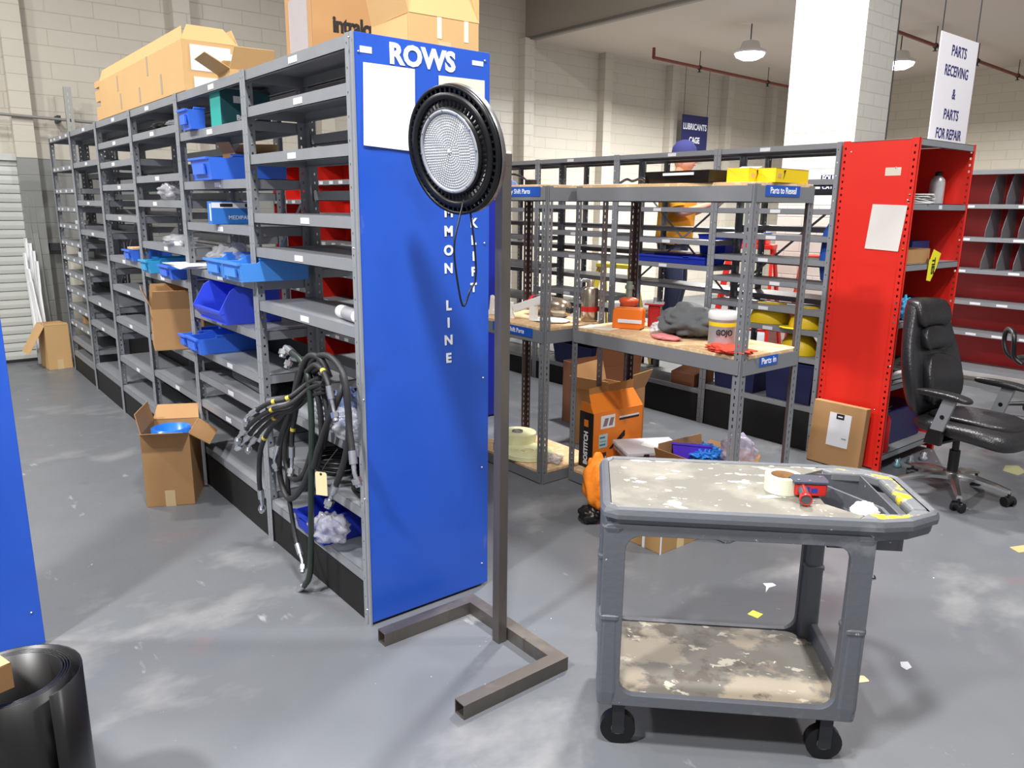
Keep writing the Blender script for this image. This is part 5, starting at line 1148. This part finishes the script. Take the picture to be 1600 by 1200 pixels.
pad([slab_ring(x+off, w_, z0, z1) for x, w_, z0, z1 in ((-.2, .10, .45, .475), (-.16, .165, .445, .49), (.0, .18, .45, .497), (.16, .175, .45, .50), (.22, .13, .44, .485), (.25, .06, .43, .465))], 'seat_cushion', MLEATH, t)
def back_ring(z, wy, xf, xb, n=20):
    out = []
    for k in range(n):
        a = 2*math.pi*k/n; c, s = math.cos(a), math.sin(a)
        out.append(V(((xf+xb)/2+(xf-xb)/2*(abs(s)**.75)*(1 if s > 0 else -1)-.02*(1-abs(c))+.03*abs(c)**2, wy*(abs(c)**.6)*(1 if c > 0 else -1), z)))
    return out
bx = -.20
pad([back_ring(z, w_, bx+x1, bx+x0) for z, w_, x0, x1 in ((.44, .14, .0, .04), (.46, .19, -.03, .075), (.56, .245, -.05, .085), (.68, .255, -.075, .06), (.80, .24, -.10, .02), (.90, .205, -.12, -.01), (1.0, .165, -.14, -.03), (1.05, .15, -.15, -.04), (1.075, .11, -.13, -.06))], 'backrest', MLEATH, t)
pad([back_ring(z, w_, bx+x1, bx+x0) for z, w_, x0, x1 in ((.50, .10, .04, .08), (.53, .15, .03, .115), (.62, .165, .02, .115), (.70, .16, .0, .095), (.76, .13, -.02, .06), (.785, .06, -.02, .03))], 'lumbar_cushion', MLEATH, t)
pad([back_ring(z, w_, bx+x1, bx+x0) for z, w_, x0, x1 in ((.80, .09, -.03, .02), (.82, .13, -.04, .045), (.88, .135, -.05, .035), (.92, .12, -.07, .01), (.935, .06, -.07, .0))], 'upper_cushion', MLEATH, t)
pad([back_ring(z, w_, bx+x1, bx+x0) for z, w_, x0, x1 in ((.925, .09, -.08, -.02), (.94, .14, -.10, .01), (.99, .15, -.12, .01), (1.04, .15, -.14, -.01), (1.07, .14, -.15, -.03), (1.085, .10, -.14, -.06))], 'headrest', MLEATH, t)
for s in (-1, 1):
    MB().prism([(.0, .41), (.07, .41), (.125, .60), (.055, .605)], .022, o=(0, s*.285-.011, 0), ex=(1, 0, 0), ey=(0, 0, 1), en=(0, 1, 0)).build('arm_upright', mat('grey_arm_plastic', '8b8e94', .45), t, bevel=.004)
    MB().cyl((.065, s*.285-.0135, .505), (.065, s*.285+.0135, .505), .012, n=14).build('arm_button', MBLACK, t)
    MB().prism([(-.02, .345), (.07, .345), (.075, .43), (-.002, .43)], .03, o=(0, s*.283-.015, 0), ex=(1, 0, 0), ey=(0, 0, 1), en=(0, 1, 0)).box(-.0, min(0, s*.28), .345, .06, max(0, s*.28), .362).build('arm_socket', MBLACK, t, bevel=.004)
    pad([slab_ring(x, .0, 0, 0)[:0] or [V((x, s*.285+p.y, p.z)) for p in slab_ring(0, w_, z0, z1)] for x, w_, z0, z1 in ((-.10, .015, .612, .625), (-.08, .034, .603, .636), (.03, .042, .603, .642), (.13, .045, .603, .640), (.18, .04, .600, .628), (.20, .02, .602, .616))], 'armrest', MLEATH, t)
# second chair cut by the right edge
t = thing('office_chair', 'black mesh office chair with loop arms, cut off at the right edge', 'chair', (5.55, -.52, 0), math.radians(32))
swivel_base(t, metal=MBLACK, a0=.1, R=.30)
MB().cyl((0, 0, .13), (0, 0, .42), .024, n=16).build('gas_lift', MBLACK, t)
pad([slab_ring(x, w_, z0, z1) for x, w_, z0, z1 in ((-.22, .12, .43, .46), (-.2, .21, .42, .48), (0, .24, .42, .49), (.2, .22, .41, .48), (.24, .12, .41, .45))], 'seat', mat('black_mesh_fabric', '1b1b1d', .8), t)
pad([back_ring(z, w_, x1-.24, x0-.24) for z, w_, x0, x1 in ((.5, .15, -.02, .02), (.53, .20, -.03, .03), (.75, .22, -.04, .02), (.95, .2, -.05, .01), (.98, .13, -.04, .0))], 'backrest', mat('black_mesh_fabric', '1b1b1d', .8), t)
for s in (-1, 1): MB().tube([(-.15, s*.24, .45), (-.12, s*.29, .50), (-.14, s*.31, .62), (-.08, s*.31, .68), (.08, s*.31, .68), (.13, s*.31, .60), (.10, s*.29, .50), (.08, s*.24, .45)], .017, 10, 6).build('armrest', MBLACK, t)
MB().bar((-.2, 0, .42), (-.27, 0, .6), .06, .02).build('back_support', MBLACK, t)
# ------------------------------------------------------------------ signs
Ps = [at(x, y, 'y', -.12) for x, y in ((1468, 46), (1529, 68), (1513, 226), (1451, 208))]
x0, x1 = Ps[3].x, Ps[1].x; z0, z1 = RH+.004, (Ps[0].z+Ps[1].z)/2
t = thing('hanging_sign', 'white sign reading PARTS RECEIVING and PARTS FOR REPAIR above the red unit', 'sign', ((x0+x1)/2, -.12, 0))
hw = (x1-x0)/2
MB().box(-hw, -.003, z0, hw, .003, z1).build('sign_board', mat('white_sign_board', 'f1eef5', .45, 0, .01), t, bevel=.001)
MNT = mat('navy_lettering', '2b2a70', .5); H_ = z1-z0
for s, f in (('PARTS', .86), ('RECEIVING', .68), ('&', .48), ('PARTS', .29), ('FOR REPAIR', .11)):
    text('lettering', s, .088, MNT, t, (0, -.0042, z0+H_*f), FACE_NY, bold=.0012, sx=.88 if len(s) < 9 else .80)
for x in (-hw+.02, hw-.02): MB().cyl((x, .006, z1-.02), (x, .006, HC), .004, n=6).build('suspension_rod', MDARKM, t)
p = at(1427, 213, 'x', 3.9); 
t = thing('cable_drop', 'thin dark cable dropping from ceiling just left of the white sign', 'cable', (3.60, -.0, 0))
MB().cyl((0, 0, RH-.003), (0, 0, HC), .0045, n=6).build('cable', MDARKM, t)
def sign(label, c4, ax, v, lines, size, name='wall_sign', bdr=False):
    P = [at(x, y, ax, v) for x, y in c4]; ctr = sum(P, V())/4; t = thing(name, label, 'sign', ctr)
    i = 0 if ax == 'y' else 1
    w_ = (abs(P[1][i]-P[0][i])+abs(P[2][i]-P[3][i]))/2; h_ = (P[0].z+P[1].z-P[2].z-P[3].z)/2
    if ax == 'y': MB().box(-w_/2, -.004, -h_/2, w_/2, .004, h_/2).build('sign_board', MNAVY, t)
    else: MB().box(-.004, -w_/2, -h_/2, .004, w_/2, h_/2).build('sign_board', MNAVY, t)
    for s, f in lines:
        text('lettering', s, size, MWTXT, t, (0, -.0055, h_*f) if ax == 'y' else (-.0055, 0, h_*f), FACE_NY if ax == 'y' else FACE_NX, bold=.0014*size/.05, sx=.78)
    return t, w_, h_
t, w_, h_ = sign('navy LUBRICANTS CAGE sign hanging high before the back wall', [(1066, 178), (1106, 183), (1103, 243), (1063, 240)], 'y', 6.2, [('LUBRICANTS', .20), ('CAGE', -.14)], .135)
for x in (-w_/2+.03, w_/2-.03): MB().cyl((x, 0, h_/2-.01), (x, 0, 3.83-t.location.z), .004, n=5).build('suspension_wire', MDARKM, t)
sign('navy EQUIPMENT MANUALS CATALOGS sign on the white pillar', [(1283, 273), (1335, 273), (1332, 298), (1282, 297)], 'x', 4.99, [('EQUIPMENT', .27), ('MANUALS', 0), ('CATALOGS', -.27)], .062)
# ------------------------------------------------------------------ far row contents and beyond
def binbox(label, x, y, z, w, d, h, m, cat='bin', name='storage_bin'):
    t = thing(name, label, cat, (x, y, z+.0015)); g = MB()
    g.loft([[V((a*k, b*k, zz)) for a, b in ((-d/2, -w/2), (d/2, -w/2), (d/2, w/2), (-d/2, w/2))] for k, zz in ((.88, 0), (1, h), (.96, h), (.85, .006))], smooth=False)
    g.build('bin_body', m, t, recalc=True); MB().box(-d/2-.006, -w/2, h-.012, -d/2, w/2, h).build('rim', m, t); return t
yy = at(1132, 405, 'x', 3.4).y
binbox('bright blue bin on far row with white label above it', 3.80, .95+.35, 1.22, .26, .22, .15, mat('bright_blue_bin', '2c4cf0', .4))
binbox('shallow blue tray on far row left of the post', 3.46, 1.50, 1.162, .55, .25, .05, mat('deep_blue_bin', '2038b8', .4), 'tray', 'storage_tray')
binbox('shallow blue tray on far row right of the post', 3.46, 1.18, 1.162, .20, .25, .055, mat('deep_blue_bin', '2038b8', .4), 'tray', 'storage_tray')
binbox('navy box low on far row beside the red end unit', 3.47, .35, .302, .36, .25, .27, mat('navy_box', '141b4a', .5), 'box', 'storage_box')
binbox('navy box low on far row, second from the red end unit', 3.47, .78, .302, .36, .25, .25, mat('navy_box', '141b4a', .5), 'box', 'storage_box')
binbox('dark blue tote at bottom of far row behind the rack', 3.46, 2.45, .202, .5, .25, .18, mat('navy_box', '141b4a', .5), 'box', 'storage_tote')
t = thing('wooden_block', 'brown angled carton low on the far row', 'box', (3.47, 1.22, .252)); MB().prism([(-.12, 0), (.12, 0), (.12, .14), (-.12, .09)], .22, o=(0, -.1, 0), ex=(1, 0, 0), ey=(0, 0, 1), en=(0, 1, 0)).build('box_body', mat('red_brown_cardboard', '8a5a3c', .8), t)
def helmet(label, x, y, z, rz, flip=False):
    t = thing('hard_hat', label, 'hard hat', (x, y, z+.002), rz, tilt=(0, .5 if flip else 0)); 
    g = MB().lathe([(.115, 0), (.115, .02), (.105, .07), (.075, .115), (.03, .135), (0, .138)], 28); g.v = [V((p.x*1.2, p.y, p.z)) for p in g.v]; g.build('shell', MYEL, t)
    MB().prism([(-.02, -.09), (.07, -.085), (.11, -.03), (.11, .03), (.07, .085), (-.02, .09)], .004, o=(.09, 0, .0), ex=(1, 0, 0), ey=(0, 1, 0), en=(0, 0, 1)).build('brim', MYEL, t, bevel=.001)
    MB().box(-.10, -.012, .125, .09, .012, .137).build('ridge', MYEL, t, bevel=.004); MB().tube([(math.cos(a)*.12, math.sin(a)*.10, .004) for a in [k*math.pi/8 for k in range(17)]], .005, 6, 1).build('harness', MBLACK, t)
helmet('yellow hard hat on the upper of two shelves beside the red end unit', 3.47, .30, .80, 2.6)
helmet('yellow hard hat at left on the upper shelf, partly behind the rack post', 3.47, .60, .80, 2.0)
helmet('yellow hard hat with black strap on the lower shelf beside the red end unit', 3.47, .36, .62, 1.2)
t = thing('blue_bag', 'blue jacket hanging beside the red end unit', 'jacket', (3.95, .06, 0)); g = MB()
g.loft([ellipse((0, 0, z), rx, ry, 14) for z, rx, ry in ((.98, .02, .03), (1.0, .05, .07), (1.12, .07, .09), (1.3, .06, .08), (1.38, .03, .04), (1.4, .01, .012))]); g.build('cloth', mat('royal_blue_cloth', '1f56b4', .7), t)
t.location = (3.47, .185, -.06+.0); t.location.z = 1.102-.98
def ladder(label, x, y, rz, H, m):
    t = thing('step_ladder', label, 'ladder', (x, y, 0), rz); spread = H*.28
    for s in (-1, 1):
        w0, w1 = s*.27, s*.17
        MB().bar((spread, w0, 0.001), (.04, w1, H), .025, .06).build('front_rail', m, t); MB().bar((-spread, w0, .001), (-.04, w1, H), .02, .035).build('rear_rail', m, t)
    for k in range(1, int(H/.28)):
        z = k*.28; f = z/H; xx = spread+(0.04-spread)*f; wv = .27-.10*f; MB().box(xx-.045, -wv, z-.008, xx+.045, wv, z+.012).build('step', MZINC if m is not MRED else MRED, t)
    MB().box(-.08, -.19, H-.02, .10, .19, H+.02).build('top_cap', m, t, bevel=.006)
    MB().bar((-spread*.7, -.25, H*.3), (-spread*.7, .25, H*.3), .015, .02).build('brace', m, t)
p = at(1100, 560, 'x', 4.9)
ladder('red step ladder with blue caddy on top beyond the far row', 4.6, 1.55, math.radians(200), 1.25, MRED)
ladder('tall red step ladder behind the far row near the white pillar', 4.45, .78, math.radians(215), 1.2, mat('orange_red_ladder', 'e0432f', .45))
ladder('yellow step ladder the person stands at beyond the far row', 4.4, 2.95, math.radians(190), 1.0, mat('yellow_fibreglass', 'd8c23a', .5))
t = thing('tool_caddy', 'red and blue tool caddy on top of the red step ladder', 'caddy', (4.58, 1.55, 1.272), math.radians(200)); MB().box(-.08, -.14, 0, .08, .14, .06).build('tray', MRED, t, bevel=.006); MB().box(-.085, -.145, .06, .085, .145, .10).build('lid', mat('caddy_blue', '2f62d8', .4), t, bevel=.006)
# ------------------------------------------------------------------ person by the far row
def person():
    base = V((4.35, 2.22, .0)); fz = .39
    t = thing('person', 'person in navy beanie, mustard T-shirt and jeans standing beyond the shelving', 'person', (base.x, base.y, fz), math.radians(-62))
    # local: faces +x, feet at 0
    J = {'pelvis': (0, 0, .92, .115), 'waist': (.0, 0, 1.05, .125), 'chest': (.02, 0, 1.28, .14), 'neckb': (.02, 0, 1.44, .07), 'neck': (.035, 0, 1.50, .052), 'head': (.06, 0, 1.60, .085), 'crown': (.05, 0, 1.70, .07)}
    E_ = [('pelvis', 'waist'), ('waist', 'chest'), ('chest', 'neckb'), ('neckb', 'neck'), ('neck', 'head'), ('head', 'crown')]
    for s, n_ in ((1, 'L'), (-1, 'R')):
        J['hip'+n_] = (0, s*.10, .88, .095); J['knee'+n_] = (.04, s*.11, .48, .062); J['ank'+n_] = (.0, s*.11, .09, .042); J['toe'+n_] = (.15, s*.12, .035, .035)
        J['sh'+n_] = (.02, s*.18, 1.38, .062); J['el'+n_] = (.08, s*.24, 1.12, .045); J['wr'+n_] = (.30, s*.10, 1.20, .028); J['ha'+n_] = (.37, s*.07, 1.23, .030)
        E_ += [('pelvis', 'hip'+n_), ('hip'+n_, 'knee'+n_), ('knee'+n_, 'ank'+n_), ('ank'+n_, 'toe'+n_), ('chest', 'sh'+n_), ('sh'+n_, 'el'+n_), ('el'+n_, 'wr'+n_), ('wr'+n_, 'ha'+n_)]
        for k, (dy, L_) in enumerate(((-.024, .065), (-.008, .075), (.008, .07), (.024, .055))):
            a = 'f%d%s' % (k, n_); J[a+'0'] = (.395, s*.07+dy*s, 1.24, .010); J[a+'1'] = (.395+L_*.6, s*.07+dy*s*1.2-s*.01, 1.25, .009); J[a+'2'] = (.395+L_*.8, s*.07+dy*s*1.2-s*.035, 1.235, .008)
            E_ += [('ha'+n_, a+'0'), (a+'0', a+'1'), (a+'1', a+'2')]
        a = 'th'+n_; J[a+'0'] = (.35, s*.07-s*.03, 1.245, .012); J[a+'1'] = (.385, s*.02, 1.265, .010); E_ += [('ha'+n_, a+'0'), (a+'0', a+'1')]
    names = list(J); me = bpy.data.meshes.new('body'); me.from_pydata([J[k][:3] for k in names], [(names.index(a), names.index(b)) for a, b in E_], [])
    o = bpy.data.objects.new('body', me); COL.objects.link(o); o.parent = t; me.materials.append(MSKIN)
    sk = o.modifiers.new('skin', 'SKIN'); 
    for i, k in enumerate(names):
        r = J[k][3]; d = me.skin_vertices[0].data[i]; d.radius = (r, r*(1.25 if k in ('chest', 'waist', 'pelvis') else 1)); d.use_root = (k == 'pelvis')
    sb = o.modifiers.new('sub', 'SUBSURF'); sb.levels = 2; sb.render_levels = 2; sk.use_smooth_shade = True
    # face
    g = MB().sphere((.062, 0, 1.60), 1, 12, (.098, .078, .122)); g.tube([(.15, 0, 1.62), (.175, 0, 1.585), (.155, 0, 1.575)], .013, 8, 3)
    for s in (-1, 1): g.sphere((.055, s*.078, 1.60), 1, 6, (.018, .010, .030))
    g.build('face', MSKIN, t)
    g = MB()
    for s in (-1, 1): g.sphere((.148, s*.032, 1.618), .013, 6)
    g.build('eyes', MWHITE, t); g = MB()
    for s in (-1, 1): g.sphere((.158, s*.033, 1.618), .0065, 6)
    g.build('pupils', MBLACK, t)
    MB().tube([(.146, -.025, 1.548), (.157, 0, 1.546), (.146, .025, 1.548)], .006, 6, 3).build('mouth', mat('lips', 'b06458', .5), t)
    g = MB().lathe([(.086, 1.615), (.096, 1.62), (.099, 1.65), (.092, 1.70), (.06, 1.745), (.02, 1.762), (0, 1.764)], 24, o=(.05, 0, 0)); g.v = [V(((p.x-.05)*1.12+.05, p.y*.93, p.z)) for p in g.v]; g.build('beanie', mat('navy_knit', '33356e', .9, 0, .1, 30, .3, 200), t)
    MS = mat('mustard_cloth', 'dd9a24', .85, 0, .1, 12, .3, 40)
    def ring(z, rx, ry, cx=.0, w=.0): return [V((cx+math.cos(a)*rx*(1+w*math.sin(5*a+z*30)), math.sin(a)*ry*(1+w*math.sin(7*a+z*20)), z)) for a in [2*math.pi*k/24 for k in range(24)]]
    g = MB().loft([ring(.86, .155, .205, .0, .03), ring(.90, .165, .215, 0, .04), ring(1.0, .165, .205, .01, .03), ring(1.12, .165, .20, .015, .02), ring(1.28, .17, .215, .02, .01), ring(1.37, .145, .215, .02), ring(1.43, .10, .15, .02), ring(1.46, .065, .075, .025)])
    for s in (-1, 1): g.tube([(.02, s*.16, 1.385), (.03, s*.215, 1.32), (.065, s*.245, 1.18)], lambda f: .082-.012*f, 14, 5)
    g.build('t_shirt', MS, t)
    MJ = mat('dark_denim', '2b3450', .85, 0, .12, 20); g = MB()
    g.loft([ring(.80, .135, .17), ring(.86, .145, .18), ring(.93, .14, .17), ring(.96, .13, .165)])
    for s in (-1, 1): g.tube([(0, s*.085, .88), (.03, s*.10, .66), (.045, s*.11, .48), (.02, s*.11, .28), (.0, s*.11, .08)], lambda f: .108-.045*min(1, f*1.4), 14, 5)
    g.build('jeans', MJ, t)
    for s in (-1, 1): MB().loft([ellipse((.06, s*.115, z), a, b, 14) for z, a, b in ((.0, .14, .048), (.03, .142, .05), (.06, .12, .046))]+[ellipse((.0, s*.112, z), a, b, 14) for z, a, b in ((.09, .06, .052), (.15, .055, .05))]).build('boot', mat('brown_boot', '4a3425', .6), t)
    q = thing('work_platform', 'low grey step platform under the person', 'platform', (base.x, base.y, 0), math.radians(-62))
    MB().box(-.2, -.22, fz-.03, .26, .22, fz-.002).build('top', MDARKM, q, bevel=.004)
    for x in (-.18, .24):
        for y in (-.2, .2): MB().cyl((x, y, 0), (x, y, fz-.03), .014, n=8).build('leg', MDARKM, q)
person()
# ------------------------------------------------------------------ far left: profiles leaning on the wall
MAL = mat('white_aluminium_profile', 'f2f3f4', .4, .0, .04)
k = 0
specs = [(152, 20, 50, 555, 200, .045), (40, 372, 64, 560, 0, .03), (46, 380, 66, 560, 0, .03), (52, 392, 69, 560, 0, .026), (38, 395, 62, 560, 0, .026), (57, 408, 73, 558, 0, .026), (44, 420, 70, 560, 0, .026), (61, 450, 78, 560, 0, .024), (49, 440, 75, 560, 0, .02), (55, 470, 80, 560, 0, .02)]
for (tx, ty, bx_, by, _, w_) in [(15, 100, 84, 560, 0, .05)]+[s for s in specs[1:]]:
    B_ = at(bx_, by, 'y', 6.33-.022*k); Tp = at(tx, ty, 'y', 6.40-.022*k); B_.z = .002; B_.y = 6.33-.022*k
    t = thing('metal_profile', ('long pale metal channel leaning diagonally to the top of the frame' if k == 0 else 'white metal profile strip in the sheaf leaning on the slatted door'), 'profile', B_, group=None if k == 0 else 'white profile strips leaning by the slatted door')
    d = Tp-B_; s = d.cross(V((0, 1, 0))).normalized(); n_ = s.cross(d).normalized(); g = MB()
    g.bar((0, 0, 0), d, w_, .003, up=n_); 
    for q in (-1, 1): g.bar(s*q*w_/2, d+s*q*w_/2, .003, .02, up=n_)
    g.build('profile', MAL if k else mat('galvanised_channel', 'a8aaa6', .4, .5), t); k += 1
P = at(72, 560, 'y', 6.15)
t = thing('metal_profile', 'tall upright perforated channel standing behind the last shelving bay', 'profile', (.26, 6.30, 0))
g = MB(); g.perf((0, 0, 0), (1, 0, 0), (0, 1, 0), .06, 2.62, [.03], .012, .03, .06); g.box(-.003, 0, 0, 0, .03, 2.62).box(.06, 0, 0, .063, .03, 2.62); g.build('channel', mat('galvanised_channel', 'a8aaa6', .4, .5), t)
t = thing('metal_profile', 'thin white strip leaning on the last shelving bay above the tall carton', 'profile', (-.07, 6.12, .45))
bpy.data.objects.remove(t)
t = thing('clear_tube', 'rolled clear plastic sheet standing at wall beside the tall channel', 'roll', (.16, 6.25, 0)); MB().lathe([(.06, .0), (.07, 0), (.07, 1.15), (.06, 1.15), (.06, 0)], 20).build('roll', mat('dusty_plastic', 'b8b4a8', .4, alpha=.75), t)
t = thing('dark_sill', 'dark horizontal rail on the wall beyond the last bay', 'rail', (.35, 6.44, 1.12)); MB().box(-.35, -.03, -.035, .6, .05, .035).build('rail', MDARKM, t)
# ------------------------------------------------------------------ black roll and carton at lower left
P = at(12, 1060, 'z', .5)
ctr = V((P.x, P.y, 0))
t = thing('rubber_sheet_roll', 'black rubber sheet loosely rolled, standing at lower left', 'roll', ctr)
g = MB(); N = 150; vs_ = []
for k in range(N+1):
    a = 5.14+k*(5*2*math.pi/N)*.95; f = k/N; r = .132*(1-.2*f) if f > .2 else .132*(1-.2*.2)+(.2-f)/.2*.026
    vs_ += [(r*math.cos(a), r*math.sin(a)*.96, 0), (r*math.cos(a), r*math.sin(a)*.96, .5)]
g.add(vs_, [(2*i, 2*i+2, 2*i+3, 2*i+1) for i in range(N)], True)
o = g.build('rolled_sheet', MRUBBER, t); sm = o.modifiers.new('s', 'SOLIDIFY'); sm.thickness = .0028; sm.offset = 0
P = at(17, 1036, 'z', .60)
t = thing('carton', 'corner of an open cardboard box at lower left edge before the rubber roll', 'box', (P.x, P.y, 0))
e1 = (at(-60, 980, 'z', .60)-P).normalized(); e2 = V((e1.y, -e1.x, 0)).normalized()
if e2.dot(CAM-P) < 0: e2 = -e2
o = e1*.24+V((0, 0, .0))
g = MB(); q = [o, o+e1*.22, o+e1*.22+e2*.2, o+e2*.2]
for k in range(4):
    a_, b_ = q[k], q[(k+1) % 4]; g.bar(a_+V((0, 0, .29)), b_+V((0, 0, .29)), .004, .58)
g.build('carton_body', MCARDL, t)
MB().prism([(0, 0), (.25, 0), (.25, .14), (.01, .14)], .004, o=(0, 0, .60), ex=e1, ey=e2, en=(0, 0, -1)).build('flap', MCARDL, t)
MB().prism([(0, 0), (.0, .14), (-.055, .14), (-.058, 0)], .004, o=(0, 0, .60), ex=(0, 0, 1), ey=e2, en=e1).build('flap', mat('cardboard_inside', '8a6540', .85), t)
# ------------------------------------------------------------------ bits on the floor
def flat(name, label, cat, px, py, poly, m, rz=0, h=.0012):
    P = at(px, py, 'z', 0); t = thing(name, label, cat, (P.x, P.y, .0005), rz)
    MB().prism(poly, h, ex=(1, 0, 0), ey=(0, 1, 0), en=(0, 0, 1)).build('piece', m, t); return t
flat('sticker', 'small yellow diamond sticker on the floor behind the cart', 'sticker', 1180, 960, [(-.022, -.022), (.022, -.022), (.022, .022), (-.022, .022)], mat('pale_yellow_paper', 'f2ee6a', .6), .1)
flat('paper_tag', 'small cream tag on floor beside the cart right leg', 'tag', 1340, 1062, rrect(-.035, -.018, .035, .018, .008), mat('manila_card', 'e6d6a8', .7), -.5)
flat('paper_scrap', 'torn white paper scrap on the floor behind the cart', 'scrap', 1200, 918, [(-.05, -.01), (0, -.004), (.04, -.02), (.05, .0), (.02, .03), (.0, .008)], MWHITE, .2)
flat('paper_scrap', 'tiny white film scrap on the floor right of the cart', 'scrap', 1415, 1040, [(-.03, -.01), (.0, -.02), (.03, .0), (.01, .02), (-.02, .01)], mat('clear_scrap', 'cfd2d8', .3), .2)
flat('cardboard_scrap', 'cardboard scrap on the floor at the right edge', 'scrap', 1596, 858, [(-.05, -.03), (.06, -.03), (.05, .03), (-.04, .03)], MCARDL, -.4)
flat('paint_patch', 'faint yellow paint patch on the floor behind the office chair', 'paint', 1585, 735, [(-.10, -.02), (0, -.06), (.12, -.02), (.08, .05), (-.05, .06)], mat('faded_yellow_paint', 'a8a77e', .5), .3, .0006)
t = flat('wire_bit', 'short black wire curl on floor right of the cart', 'wire', 1362, 908, [(-.001, -.001), (.001, -.001), (.001, .001)], MRUBBER); 
MB().tube([(-.03, -.01, .004), (0, .01, .006), (.03, .0, .004), (.05, .015, .005)], .0025, 6, 4).build('wire', MRUBBER, t)
